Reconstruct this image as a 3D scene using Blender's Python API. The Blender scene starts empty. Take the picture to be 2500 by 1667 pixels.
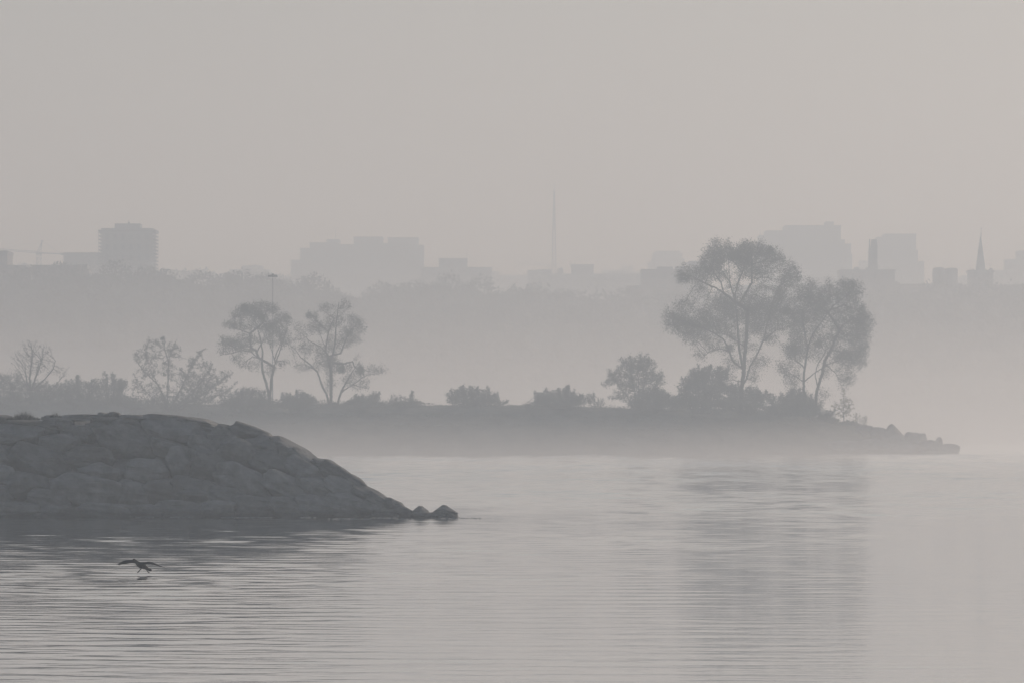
import bpy, bmesh, math, random
import numpy as np
from mathutils import Vector, noise as mnoise
sc = bpy.context.scene
COL = sc.collection
# ---------------------------------------------------------------- survey frame
F = 16667.0      # focal length in survey units (240 mm lens on a 36 mm, 2500 unit wide frame)
H = 4.3          # eye height above the water
YH = 1035.0      # horizon row
def X(x, D): return (x - 1250.0) / F * D
def Z(y, D): return H + (YH - y) / F * D
def P(x, y, D): return Vector((X(x, D), D, Z(y, D)))

# ---------------------------------------------------------------- materials
def new_mat(name):
    m = bpy.data.materials.new(name); m.use_nodes = True
    nt = m.node_tree
    return m, nt, nt.nodes['Principled BSDF']
def nd(nt, t, **kw):
    n = nt.nodes.new(t)
    for k, v in kw.items():
        if hasattr(n, k): setattr(n, k, v)
        else: n.inputs[k.replace('_', ' ')].default_value = v
    return n
def varied(name, c1, c2, scale=1.0, rough=.9, bump=0.0, detail=6, rnd=.25, spec=.2, bscale=None):
    m, nt, b = new_mat(name)
    geo = nd(nt, 'ShaderNodeNewGeometry')
    no = nd(nt, 'ShaderNodeTexNoise'); no.inputs['Scale'].default_value = scale; no.inputs['Detail'].default_value = detail
    nt.links.new(geo.outputs['Position'], no.inputs['Vector'])
    ramp = nd(nt, 'ShaderNodeValToRGB')
    ramp.color_ramp.elements[0].position = .32; ramp.color_ramp.elements[1].position = .7
    ramp.color_ramp.elements[0].color = (*c1, 1); ramp.color_ramp.elements[1].color = (*c2, 1)
    nt.links.new(no.outputs['Fac'], ramp.inputs['Fac'])
    oi = nd(nt, 'ShaderNodeObjectInfo')
    mr = nd(nt, 'ShaderNodeMapRange'); mr.inputs['To Min'].default_value = 1 - rnd; mr.inputs['To Max'].default_value = 1 + rnd
    nt.links.new(oi.outputs['Random'], mr.inputs['Value'])
    mx = nd(nt, 'ShaderNodeVectorMath', operation='SCALE')
    nt.links.new(ramp.outputs['Color'], mx.inputs[0]); nt.links.new(mr.outputs['Result'], mx.inputs['Scale'])
    nt.links.new(mx.outputs[0], b.inputs['Base Color'])
    b.inputs['Roughness'].default_value = rough; b.inputs['Specular IOR Level'].default_value = spec
    if bump:
        n2 = nd(nt, 'ShaderNodeTexNoise'); n2.inputs['Scale'].default_value = bscale or scale * 4; n2.inputs['Detail'].default_value = 8
        nt.links.new(geo.outputs['Position'], n2.inputs['Vector'])
        bp = nd(nt, 'ShaderNodeBump'); bp.inputs['Distance'].default_value = bump
        nt.links.new(n2.outputs['Fac'], bp.inputs['Height']); nt.links.new(bp.outputs['Normal'], b.inputs['Normal'])
    return m
M = {}
M['bark'] = varied('bark', (.045, .04, .035), (.09, .08, .07), 3.0, bump=.02)
M['leaf'] = varied('spring_leaf', (.05, .06, .035), (.10, .11, .06), .35, rnd=.12)
M['leaf_dark'] = varied('dark_leaf', (.055, .065, .045), (.11, .12, .08), .5, rnd=.12)
M['leaf_yellow'] = varied('yellow_leaf', (.22, .19, .07), (.34, .29, .12), .8)
M['grass'] = varied('grass_blades', (.04, .045, .03), (.09, .09, .05), 1.5)
M['spit'] = varied('grassy_bank', (.07, .075, .055), (.16, .155, .12), .35, bump=.25, bscale=.9)
M['hill'] = varied('hill_ground', (.05, .055, .04), (.09, .09, .07), .05)
M['wood'] = varied('wood_leaf', (.04, .05, .035), (.08, .09, .055), .12)
M['metal'] = varied('dull_metal', (.12, .12, .12), (.18, .18, .18), 1.0, rough=.6)
M['bird'] = varied('dark_feather', (.012, .012, .013), (.03, .028, .026), 12.0, rough=.6)
M['foam'] = varied('water_foam', (.25, .25, .26), (.4, .4, .42), 4.0)

def facade(name, wall, win, bw=2.4, bh=3.1, mort=.75):
    m, nt, b = new_mat(name)
    geo = nd(nt, 'ShaderNodeNewGeometry'); sep = nd(nt, 'ShaderNodeSeparateXYZ'); nt.links.new(geo.outputs['Position'], sep.inputs[0])
    ad = nd(nt, 'ShaderNodeMath', operation='ADD'); nt.links.new(sep.outputs['X'], ad.inputs[0]); nt.links.new(sep.outputs['Y'], ad.inputs[1])
    cb = nd(nt, 'ShaderNodeCombineXYZ'); nt.links.new(ad.outputs[0], cb.inputs['X']); nt.links.new(sep.outputs['Z'], cb.inputs['Y'])
    br = nd(nt, 'ShaderNodeTexBrick'); br.offset = 0.0
    br.inputs['Scale'].default_value = 1; br.inputs['Brick Width'].default_value = bw; br.inputs['Row Height'].default_value = bh
    br.inputs['Mortar Size'].default_value = mort; br.inputs['Mortar Smooth'].default_value = .05
    br.inputs['Color1'].default_value = (*win, 1); br.inputs['Color2'].default_value = (*[v * 1.3 for v in win], 1); br.inputs['Mortar'].default_value = (*wall, 1)
    nt.links.new(cb.outputs[0], br.inputs['Vector'])
    nt.links.new(br.outputs['Color'], b.inputs['Base Color']); b.inputs['Roughness'].default_value = .8
    return m
M['concrete'] = facade('concrete_facade', (.20, .20, .19), (.10, .11, .12))
M['brick'] = facade('brick_facade', (.15, .12, .11), (.07, .07, .08), 3.2, 3.4, 1.0)
M['glass'] = facade('glazed_facade', (.14, .15, .17), (.10, .12, .14), 1.6, 3.2, .3)
M['plain'] = varied('rendered_wall', (.13, .13, .13), (.19, .19, .18), .3)
M['roofing'] = varied('roofing', (.10, .10, .10), (.15, .15, .15), .5)

def rock_material():
    m, nt, b = new_mat('quarry_rock')
    geo = nd(nt, 'ShaderNodeNewGeometry'); oi = nd(nt, 'ShaderNodeObjectInfo')
    n1 = nd(nt, 'ShaderNodeTexNoise'); n1.inputs['Scale'].default_value = 1.6; n1.inputs['Detail'].default_value = 10; n1.inputs['Roughness'].default_value = .65
    nt.links.new(geo.outputs['Position'], n1.inputs['Vector'])
    ramp = nd(nt, 'ShaderNodeValToRGB'); e = ramp.color_ramp.elements
    e[0].position = .3; e[1].position = .75; e[0].color = (.2, .19, .175, 1); e[1].color = (.42, .40, .38, 1)
    nt.links.new(n1.outputs['Fac'], ramp.inputs['Fac'])
    hs = nd(nt, 'ShaderNodeMapRange'); hs.inputs['To Min'].default_value = .75; hs.inputs['To Max'].default_value = 1.2
    nt.links.new(oi.outputs['Random'], hs.inputs['Value'])
    sc1 = nd(nt, 'ShaderNodeVectorMath', operation='SCALE'); nt.links.new(ramp.outputs['Color'], sc1.inputs[0]); nt.links.new(hs.outputs['Result'], sc1.inputs['Scale'])
    # rusty lichen patches
    n3 = nd(nt, 'ShaderNodeTexNoise'); n3.inputs['Scale'].default_value = .55; n3.inputs['Detail'].default_value = 5; nt.links.new(geo.outputs['Position'], n3.inputs['Vector'])
    r3 = nd(nt, 'ShaderNodeMapRange'); r3.inputs['From Min'].default_value = .56; r3.inputs['From Max'].default_value = .72; r3.inputs['To Max'].default_value = .55
    nt.links.new(n3.outputs['Fac'], r3.inputs['Value'])
    mx = nd(nt, 'ShaderNodeMix'); mx.data_type = 'RGBA'; mx.inputs[7].default_value = (.13, .095, .07, 1)
    nt.links.new(r3.outputs['Result'], mx.inputs[0]); nt.links.new(sc1.outputs[0], mx.inputs[6])
    # wet algae band at the water's edge
    sep = nd(nt, 'ShaderNodeSeparateXYZ'); nt.links.new(geo.outputs['Position'], sep.inputs[0])
    r4 = nd(nt, 'ShaderNodeMapRange'); r4.inputs['From Min'].default_value = .12; r4.inputs['From Max'].default_value = .4; r4.inputs['To Min'].default_value = .55; r4.inputs['To Max'].default_value = 1
    nt.links.new(sep.outputs['Z'], r4.inputs['Value'])
    sc2 = nd(nt, 'ShaderNodeVectorMath', operation='SCALE'); nt.links.new(mx.outputs[2], sc2.inputs[0]); nt.links.new(r4.outputs['Result'], sc2.inputs['Scale'])
    nt.links.new(sc2.outputs[0], b.inputs['Base Color'])
    b.inputs['Roughness'].default_value = .85; b.inputs['Specular IOR Level'].default_value = .3
    # bedding planes running down to the right, plus pitting
    mp = nd(nt, 'ShaderNodeMapping'); mp.inputs['Rotation'].default_value = (0, math.radians(22), 0); mp.inputs['Scale'].default_value = (.5, .5, 5)
    nt.links.new(geo.outputs['Position'], mp.inputs['Vector'])
    n2 = nd(nt, 'ShaderNodeTexNoise'); n2.inputs['Scale'].default_value = 1.4; n2.inputs['Detail'].default_value = 6; nt.links.new(mp.outputs[0], n2.inputs['Vector'])
    b1 = nd(nt, 'ShaderNodeBump'); b1.inputs['Distance'].default_value = .16; nt.links.new(n2.outputs['Fac'], b1.inputs['Height'])
    n4 = nd(nt, 'ShaderNodeTexNoise'); n4.inputs['Scale'].default_value = 9; n4.inputs['Detail'].default_value = 5; nt.links.new(geo.outputs['Position'], n4.inputs['Vector'])
    b2 = nd(nt, 'ShaderNodeBump'); b2.inputs['Distance'].default_value = .04; nt.links.new(n4.outputs['Fac'], b2.inputs['Height']); nt.links.new(b1.outputs[0], b2.inputs['Normal'])
    nt.links.new(b2.outputs[0], b.inputs['Normal'])
    return m
M['rock'] = rock_material()

# ---------------------------------------------------------------- object helpers
def tag(o, label=None, cat=None, group=None, kind=None):
    if label: o['label'] = label
    if cat: o['category'] = cat
    if group: o['group'] = group
    if kind: o['kind'] = kind
    return o
def empty(name, loc):
    o = bpy.data.objects.new(name, None); o.location = loc; o.empty_display_size = .5; COL.objects.link(o); return o
def mesh(name, verts, faces, mat, parent=None, smooth=False, origin=None):
    """verts in world metres; the object's origin sits at its parent's base or at `origin`"""
    off = Vector((0, 0, 0)); q = parent
    while q: off += q.location; q = q.parent
    if origin is not None: off = Vector(origin)
    v = np.asarray(verts, dtype=np.float64).reshape(-1, 3) - np.array(off)
    me = bpy.data.meshes.new(name)
    if isinstance(faces, np.ndarray):
        n, k = faces.shape
        me.vertices.add(len(v)); me.vertices.foreach_set('co', v.astype(np.float32).ravel())
        me.loops.add(n * k); me.loops.foreach_set('vertex_index', faces.astype(np.int32).ravel())
        me.polygons.add(n); me.polygons.foreach_set('loop_start', np.arange(0, n * k, k, dtype=np.int32))
        me.update(calc_edges=True); me.validate()
    else:
        me.from_pydata([tuple(p) for p in v], [], faces)
    me.materials.append(mat)
    if smooth: me.polygons.foreach_set('use_smooth', [True] * len(me.polygons))
    o = bpy.data.objects.new(name, me); COL.objects.link(o)
    if parent: o.parent = parent
    else: o.location = off
    return o
class MB:
    """collects boxes, prisms and bars into one mesh"""
    def __init__(s): s.v = []; s.f = []
    def add(s, vs, fs):
        n = len(s.v); s.v += [tuple(p) for p in vs]; s.f += [tuple(i + n for i in f) for f in fs]; return s
    def box(s, x0, x1, y0, y1, z0, z1):
        vs = [(x, y, z) for x in (x0, x1) for y in (y0, y1) for z in (z0, z1)]
        return s.add(vs, [(0, 1, 3, 2), (4, 6, 7, 5), (0, 4, 5, 1), (2, 3, 7, 6), (0, 2, 6, 4), (1, 5, 7, 3)])
    def taper(s, cx, cy, z0, z1, a0, a1, n=4, rot=math.pi / 4):
        vs = []
        for z, a in ((z0, a0), (z1, a1)):
            for k in range(n):
                t = rot + 2 * math.pi * k / n; vs.append((cx + a * math.cos(t), cy + a * math.sin(t), z))
        fs = [(k, (k + 1) % n, n + (k + 1) % n, n + k) for k in range(n)] + [tuple(range(n))[::-1], tuple(range(n, 2 * n))]
        return s.add(vs, fs)
    def bar(s, a, b, r, r2=None, n=4):
        a = Vector(a); b = Vector(b); r2 = r if r2 is None else r2
        d = (b - a).normalized(); u = d.orthogonal().normalized(); w = d.cross(u)
        vs = [p + (u * math.cos(2 * math.pi * k / n) + w * math.sin(2 * math.pi * k / n)) * rr for p, rr in ((a, r), (b, r2)) for k in range(n)]
        return s.add(vs, [(k, (k + 1) % n, n + (k + 1) % n, n + k) for k in range(n)] + [tuple(range(n))[::-1], tuple(range(n, 2 * n))])
    def build(s, name, mat, parent=None, **k): return mesh(name, s.v, s.f, mat, parent, **k)

# ---------------------------------------------------------------- camera, sky, sun
cd = bpy.data.cameras.new('camera'); cam = bpy.data.objects.new('camera', cd); COL.objects.link(cam); sc.camera = cam
cam.location = (0, 0, H); cam.rotation_euler = (math.pi / 2, 0, 0)
cd.sensor_width = 36; cd.lens = 240; cd.shift_y = (YH - 833.5) / 2500; cd.clip_start = 1; cd.clip_end = 60000
SUN_EL, SUN_AZ = math.radians(18), math.radians(35)
wd = bpy.data.worlds.new('World'); sc.world = wd; wd.use_nodes = True; nt = wd.node_tree
sky = nt.nodes.new('ShaderNodeTexSky'); sky.sky_type = 'NISHITA'; sky.sun_disc = False
sky.sun_elevation = SUN_EL; sky.sun_rotation = SUN_AZ; sky.dust_density = 1.0; sky.air_density = 1.0; sky.ozone_density = 2.2
bg = nt.nodes['Background']; bg.inputs['Strength'].default_value = .06; nt.links.new(sky.outputs[0], bg.inputs['Color'])
ld = bpy.data.lights.new('sun', 'SUN'); ld.energy = 3.75; ld.angle = math.radians(12); ld.color = (1, .915, .84)
lo = bpy.data.objects.new('sun', ld); COL.objects.link(lo)
lo.rotation_euler = Vector((math.sin(SUN_AZ) * math.cos(SUN_EL), math.cos(SUN_AZ) * math.cos(SUN_EL), math.sin(SUN_EL))).to_track_quat('Z', 'Y').to_euler()
vs = sc.view_settings; vs.view_transform = 'Standard'; vs.look = 'None'; vs.gamma = 1; vs.use_curve_mapping = False; vs.exposure = -.57
sc.cycles.volume_bounces = 5; sc.cycles.max_bounces = 8; sc.cycles.transparent_max_bounces = 8
sc.cycles.use_denoising = True

# ---------------------------------------------------------------- haze and low mist
def volume(name, density, color, g, x0, x1, y0, y1, z0, z1):
    m = bpy.data.materials.new(name + '_air'); m.use_nodes = True; nt = m.node_tree; nt.nodes.clear()
    out = nt.nodes.new('ShaderNodeOutputMaterial'); v = nt.nodes.new('ShaderNodeVolumePrincipled')
    v.inputs['Color'].default_value = (*color, 1); v.inputs['Density'].default_value = density; v.inputs['Anisotropy'].default_value = g; v.inputs['Absorption Color'].default_value = (1, 1, 1, 1)
    nt.links.new(v.outputs[0], out.inputs['Volume'])
    o = MB().box(x0, x1, y0, y1, z0, z1).build(name, m); tag(o, kind='stuff'); return o
HAZE = .00088
volume('haze', HAZE, (.82, .91, 1.0), .36, -2600, 2600, -400, 5600, -3.2, 180)
def mist_bank():
    # thin over the open water, swelling towards the spit and the far shore
    prof = [(600, .15), (700, .9), (800, 2.0), (900, 3.7), (990, 5.6), (1110, 10.5), (1240, 16.5), (1390, 26), (1535, 42)]
    V = []; n = len(prof) * 2
    for x in (-900, 900):
        V += [(x, d, z) for d, z in prof] + [(x, d, -1.6) for d, z in prof[::-1]]
    f = [tuple(range(n))[::-1], tuple(range(n, 2 * n))] + [(k, (k + 1) % n, n + (k + 1) % n, n + k) for k in range(n)]
    o = volume('mist', .0026, (1.0, .95, .92), .68, 0, 1, 0, 1, 0, 1)
    me = bpy.data.meshes.new('mist'); me.from_pydata(V, [], f); me.materials.append(o.data.materials[0]); o.data = me
    bm = bmesh.new(); bm.from_mesh(me); bmesh.ops.recalc_face_normals(bm, faces=bm.faces); bm.to_mesh(me); bm.free()
mist_bank()

# ---------------------------------------------------------------- water
def water_material():
    m, nt, b = new_mat('lake_water')
    b.inputs['Base Color'].default_value = (.03, .04, .04, 1); b.inputs['Roughness'].default_value = .03; b.inputs['IOR'].default_value = 1.33
    geo = nd(nt, 'ShaderNodeNewGeometry')
    def layer(sx, sy, rot, detail, amp, rough=.5):
        mp = nd(nt, 'ShaderNodeMapping'); mp.inputs['Rotation'].default_value = (0, 0, rot); mp.inputs['Scale'].default_value = (sx, sy, 1)
        nt.links.new(geo.outputs['Position'], mp.inputs['Vector'])
        n = nd(nt, 'ShaderNodeTexNoise'); n.inputs['Scale'].default_value = 1; n.inputs['Detail'].default_value = detail; n.inputs['Roughness'].default_value = rough
        nt.links.new(mp.outputs[0], n.inputs['Vector'])
        k = nd(nt, 'ShaderNodeMath', operation='MULTIPLY'); k.inputs[1].default_value = amp; nt.links.new(n.outputs['Fac'], k.inputs[0]); return k, n
    a, _ = layer(1.1, 2.2, .05, 3, .007)
    c, _ = layer(.4, .8, -.06, 2, .004)
    d, _ = layer(3.0, 6.0, .1, 2, .0012)
    s1 = nd(nt, 'ShaderNodeMath', operation='ADD'); nt.links.new(a.outputs[0], s1.inputs[0]); nt.links.new(c.outputs[0], s1.inputs[1])
    s2 = nd(nt, 'ShaderNodeMath', operation='ADD'); nt.links.new(s1.outputs[0], s2.inputs[0]); nt.links.new(d.outputs[0], s2.inputs[1])
    # calm and ruffled patches: the breeze ruffles the left side more
    _, pn = layer(.05, .012, .1, 4, 1)
    mr = nd(nt, 'ShaderNodeMapRange'); mr.inputs['From Min'].default_value = .35; mr.inputs['From Max'].default_value = .68; mr.inputs['To Min'].default_value = .35; mr.inputs['To Max'].default_value = 1.45
    nt.links.new(pn.outputs['Fac'], mr.inputs['Value'])
    bp = nd(nt, 'ShaderNodeBump'); bp.inputs['Distance'].default_value = 1.0
    hm = nd(nt, 'ShaderNodeMath', operation='MULTIPLY'); nt.links.new(s2.outputs[0], hm.inputs[0]); nt.links.new(mr.outputs['Result'], hm.inputs[1])
    nt.links.new(hm.outputs[0], bp.inputs['Height']); nt.links.new(bp.outputs['Normal'], b.inputs['Normal'])
    gl = nd(nt, 'ShaderNodeBsdfGlossy'); gl.inputs['Color'].default_value = (.97, .97, .97, 1); gl.inputs['Roughness'].default_value = .03
    nt.links.new(bp.outputs['Normal'], gl.inputs['Normal'])
    mx = nd(nt, 'ShaderNodeMixShader'); mx.inputs[0].default_value = .6
    nt.links.new(b.outputs[0], mx.inputs[1]); nt.links.new(gl.outputs[0], mx.inputs[2]); nt.links.new(mx.outputs[0], nt.nodes['Material Output'].inputs['Surface'])
    return m
def water():
    """real wavelets in front of the shores, flat water around them"""
    r = np.random.RandomState(4)
    ds = [104.0]
    while ds[-1] < 1500: ds.append(ds[-1] + min(.38, .00095 * ds[-1]))
    ds = np.array(ds); xp = np.linspace(-1700, 1700, 256)
    Dg, Ug = np.meshgrid(ds, xp, indexing='ij'); Xg = Ug / F * Dg; h = np.zeros_like(Xg)
    lam = np.exp(r.uniform(math.log(.5), math.log(4.0), 54)); th = r.normal(size=54) * .62 + .08; ph = r.uniform(0, 6.28, 54)
    for l, t, p in zip(lam, th, ph):
        k = 2 * math.pi / l; a = .0085 * l ** .6 / math.sqrt(54) * 2.2
        fade = np.clip((l - 3.2 * np.gradient(ds)[:, None]) / l, 0, 1)
        w = np.sin(k * (Dg * math.cos(t) + Xg * math.sin(t)) + p + 1.3 * np.sin(Xg * .31 / l + p * 3) + .9 * np.sin(Dg * .17 / l + p))
        h += a * fade * w
    P2 = np.stack([Xg * .16, Dg * .045, Xg * 0], -1).reshape(-1, 3); patch = (vnoise(P2, 9, 1.0) * 1.9 + .5).reshape(Xg.shape).clip(.12, 1.25)
    ruff = np.interp(Dg, [104, 300, 420, 700, 1400], [.42, .60, 1.7, 3.1, 3.9])
    lr = np.interp(Ug, [-1250, -450, 0, 1250], [.98, .86, .72, .66]); lr = 1 + (lr - 1) * np.interp(Dg, [260, 420], [1, 0])
    h = h * ruff * lr * (.45 + .75 * patch)
    e = np.clip((Dg - 104) / 3, 0, 1) * np.clip((1495 - Dg) / 20, 0, 1) * np.clip((1690 - np.abs(Ug)) / 60, 0, 1)
    z = h * e + (e - 1) * .13
    n, m = Xg.shape; V = np.stack([Xg, Dg, z], -1).reshape(-1, 3)
    idx = np.arange(n * m).reshape(n, m); Fq = np.stack([idx[:-1, :-1], idx[:-1, 1:], idx[1:, 1:], idx[1:, :-1]], -1).reshape(-1, 4)
    b = len(V); V = np.vstack([V, [(-20000, -3000, -.12), (20000, -3000, -.12), (20000, 30000, -.12), (-20000, 30000, -.12)]])
    Fq = np.vstack([Fq, [[b, b + 1, b + 2, b + 3]]])
    o = mesh('water', V, Fq, water_material(), smooth=True); tag(o, kind='structure')
o = mesh('lake_bed', [(-20000, -3000, -2.2), (20000, -3000, -2.2), (20000, 30000, -2.2), (-20000, 30000, -2.2)], [(0, 1, 2, 3)], M['hill'])
tag(o, kind='structure')

# ---------------------------------------------------------------- near breakwater
SIL = [(-400, 1010), (-200, 1012), (0, 1013), (20, 1017), (100, 1021), (106, 1016), (150, 1015), (235, 1014), (300, 1016), (350, 1014), (450, 1021), (505, 1025),
       (560, 1042), (590, 1043), (650, 1066), (665, 1066), (720, 1090), (760, 1116), (767, 1126), (820, 1134), (870, 1166), (930, 1201), (960, 1222), (985, 1233),
       (1010, 1244), (1040, 1250), (1080, 1252), (1125, 1263), (1150, 1275), (1400, 1290)]
SX = [a for a, _ in SIL]; SY = [b for _, b in SIL]
def top(x): return float(np.interp(x, SX, SY))
DM = 316.0; WL = 1262.0; SLOPE = 1.45
def depth_at(x, y):
    """distance of the armoured slope seen at this column and height"""
    z = max(0.0, (WL - y) / F * DM)
    return DM + SLOPE * z
def core():
    xs = np.linspace(-700, 1160, 190); vs = []; fs = []
    prof = [-2.5, -1.0, .0, 1.5, 3, 5, 7, 9, 11, 13, 16, 20, 26]
    for x in xs:
        zt = max(-.8, (WL - top(x)) / F * (DM + 4)) - .26
        dt = SLOPE * max(zt, 0)
        for p in prof:
            z = min(p / SLOPE - .85, zt, zt - (p - dt - 6) * .6)
            z += .10 * mnoise.noise(Vector((X(x, DM) * 1.3, p * 1.3, 0)))
            vs.append((X(x, DM), DM + p, max(z, -1.1)))
    n = len(prof)
    for i in range(len(xs) - 1):
        for j in range(n - 1):
            fs.append((i * n + j, (i + 1) * n + j, (i + 1) * n + j + 1, i * n + j + 1))
    o = mesh('breakwater_core', vs, fs, M['rock'], smooth=True); tag(o, kind='structure')
core()
ROWS = {
 'crest': [(6,1024,30,12,2),(60,1037,46,14,1),(125,1021,26,8,2),(188,1020,56,9,-1),(250,1014,14,9,0),(279,1013,16,9,4),(266,1027,44,9,1),(330,1022,46,10,0),(402,1025,62,13,4),(478,1035,66,15,8),(548,1049,26,13,14),(607,1061,55,24,17),(708,1104,56,24,27),(790,1134,32,14,10)],
 'second': [(50,1064,76,26,5),(112,1044,40,18,10),(155,1040,32,18,5),(195,1056,44,23,8),(255,1046,46,16,8),(318,1045,50,20,3),(436,1056,92,32,5),(548,1082,44,34,40),(655,1102,60,34,24),(735,1122,44,26,32)],
 'third': [(150,1088,62,26,8),(305,1077,88,42,12),(405,1092,52,22,15),(503,1099,58,26,26),(590,1118,62,40,25),(672,1143,64,34,25),(752,1156,60,30,28),(822,1158,46,20,32),(868,1183,42,18,30)],
 'fourth': [(-20,1120,60,36,4),(98,1131,78,38,18),(214,1118,62,30,8),(-5,1165,44,30,0),(248,1156,58,27,4),(356,1152,55,34,3),(437,1131,36,40,10),(512,1140,64,40,28),(600,1182,80,38,27),(700,1194,64,34,25),(775,1196,58,30,24),(845,1202,56,26,27),(905,1212,48,20,28)],
 'fifth': [(-30,1210,60,30,0),(58,1187,62,32,4),(120,1222,50,26,8),(218,1203,90,40,10),(328,1208,54,36,8),(398,1206,52,34,12),(476,1200,60,36,14),(548,1218,56,30,14),(930,1228,38,20,28),(960,1238,28,19,24)],
 'waterline': [(-60,1252,64,22,0),(35,1249,64,22,2),(140,1251,72,20,3),(255,1251,64,22,2),(350,1250,56,20,2),(440,1246,62,24,4),(532,1246,60,24,5),(618,1240,64,28,6),(700,1240,58,26,5),(772,1236,56,28,8),(838,1234,50,28,10),(892,1240,46,22,8),(940,1253,34,14,5),(985,1248,26,15,24),(1026,1250,24,15,10),(1052,1259,18,8,0),(1083,1253,33,18,10),(1106,1262,22,8,22)],
}
ORD = ['first', 'second', 'third', 'fourth', 'fifth', 'sixth', 'seventh', 'eighth', 'ninth', 'tenth', 'eleventh', 'twelfth', 'thirteenth', 'fourteenth', 'fifteenth', 'sixteenth', 'seventeenth', 'eighteenth']
bm = bmesh.new(); bmesh.ops.create_icosphere(bm, subdivisions=5, radius=1)
ICO_V = np.array([v.co[:] for v in bm.verts]); ICO_F = np.array([[v.index for v in f.verts] for f in bm.faces]); bm.free()
bm = bmesh.new(); bmesh.ops.create_icosphere(bm, subdivisions=4, radius=1)
ICO4_V = np.array([v.co[:] for v in bm.verts]); ICO4_F = np.array([[v.index for v in f.verts] for f in bm.faces]); bm.free()
def vnoise(p, seed, freq):
    """cheap smooth value noise: a sum of random plane waves"""
    r = np.random.RandomState(seed); k = r.normal(size=(14, 3)) * freq; ph = r.uniform(0, 6.28, 14)
    return np.sin(p @ k.T + ph).mean(1)
def boulder_shape(rx, ry, rz, rot, seed, blocky=3.2, chops=9, fine=ICO_V):
    r = np.random.RandomState(seed)
    u = fine.copy()
    nrm = (np.abs(u) ** blocky).sum(1) ** (1 / blocky); u = u / nrm[:, None]
    for _ in range(chops):
        n = r.normal(size=3); n /= np.linalg.norm(n); d = r.uniform(.74, .97)
        s = u @ n - d; u = u - np.outer(np.where(s > 0, s, 0) * .96, n)
    q = fine
    amp = .12 * vnoise(q, seed + 1, 1.6) + .09 * vnoise(q, seed + 2, 4.0) + .045 * vnoise(q, seed + 3, 9.0) + .025 * vnoise(q, seed + 4, 22.0)
    u = u * (1 + amp)[:, None]
    bed = np.sin(q[:, 2] * r.uniform(9, 14) + 3 * vnoise(q, seed + 5, 1.5) + q[:, 0] * 1.5)
    u = u * (1 + .03 * np.sign(bed) * np.abs(bed) ** .5)[:, None]
    u = u * np.array([rx, ry, rz])
    a = -math.radians(rot); c, s = math.cos(a), math.sin(a)
    x = u[:, 0] * c - u[:, 2] * s; z = u[:, 0] * s + u[:, 2] * c
    t = r.uniform(-.12, .12); ct, st = math.cos(t), math.sin(t)
    return np.stack([x * ct - u[:, 1] * st, x * st + u[:, 1] * ct, z], 1)
water()
seed = 100
for row, L in ROWS.items():
    for i, (cx, cy, rx, ry, rot) in enumerate(sorted(L)):
        seed += 7
        s = DM / F
        D = depth_at(cx, cy - ry * .2)
        dy = max(.45, min(rx * s * .85, 1.1))
        small = rx < 20
        pts = boulder_shape(rx * s * 1.06, dy, ry * s * 1.08, rot, seed, blocky=2.0 if small else (2.8 if ry > 28 else 3.2), chops=11, fine=ICO4_V if small else ICO_V)
        c = Vector(((cx - 1250) / F * D, D + dy * .42, Z(cy, D)))
        if cx > 1000:      # sharp, peaked stones at the tip
            w = rx * s; pk = {1028: -.25, 1081: -.1, 1106: -.6}.get(cx, 0.0) * w
            pts[:, 2] = np.where(pts[:, 2] > 0, pts[:, 2] * np.clip(1.22 - np.where(pts[:, 0] > pk, .85, 1.1) * np.abs(pts[:, 0] - pk) / w, .3, 1.06), pts[:, 2])
        o = mesh('boulder', pts + np.array(c), ICO4_F if small else ICO_F, M['rock'], smooth=True, origin=c)
        shp = 'broad flat' if rx > 2.6 * ry else ('tall upright' if ry > rx * .95 else ('large rounded' if rx > 70 else ('small rounded' if rx < 30 else 'blocky rounded')))
        tilt = ' tilting down right' if rot > 20 else ''
        tag(o, f"{shp} grey boulder{tilt}, {ORD[i]} from the left in the breakwater's {row} row", 'boulder', 'armour boulders of the near breakwater')

# grass on the breakwater crest
def blades(name, spots, mat, seed, label=None):
    r = np.random.RandomState(seed); V = []; Fc = []
    for (x0, x1, y, D, n, h, w) in spots:
        for _ in range(n):
            x = r.uniform(x0, x1); m = (x0 + x1) / 2; env = max(.25, 1 - abs(x - m) / ((x1 - x0) / 2) * .8)
            b = P(x, y, D); b.y += r.uniform(-.5, .5) * (1 if D < 500 else 4); hh = h * env * r.uniform(.4, 1.15)
            lean = Vector((r.normal() * .34 + .08, r.normal() * .25, 1)); k = len(V)
            a = r.uniform(0, 3.14); d = Vector((math.cos(a), math.sin(a), 0)) * w
            V += [b - d, b + d, b + lean * hh * .55 + d * .6, b + lean * hh * .55 - d * .6, b + lean * hh + Vector((lean.x * hh * .3, 0, 0))]
            Fc += [(k, k + 1, k + 2, k + 3), (k + 3, k + 2, k + 4)]
    o = mesh(name, V, Fc, mat); tag(o, label, kind='stuff'); return o
blades('grass_tuft', [(16, 98, 1024, 321.4, 420, .44, .009), (36, 84, 1022, 321.4, 170, .5, .009), (120, 150, 1018, 322, 90, .34, .009),
              (165, 172, 1016, 323.5, 12, .16, .007), (255, 266, 1009, 323.5, 14, .1, .006), (288, 296, 1012, 323.5, 10, .1, .006), (100, 108, 1020, 323.6, 20, .12, .007)], M['grass'], 3)

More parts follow.
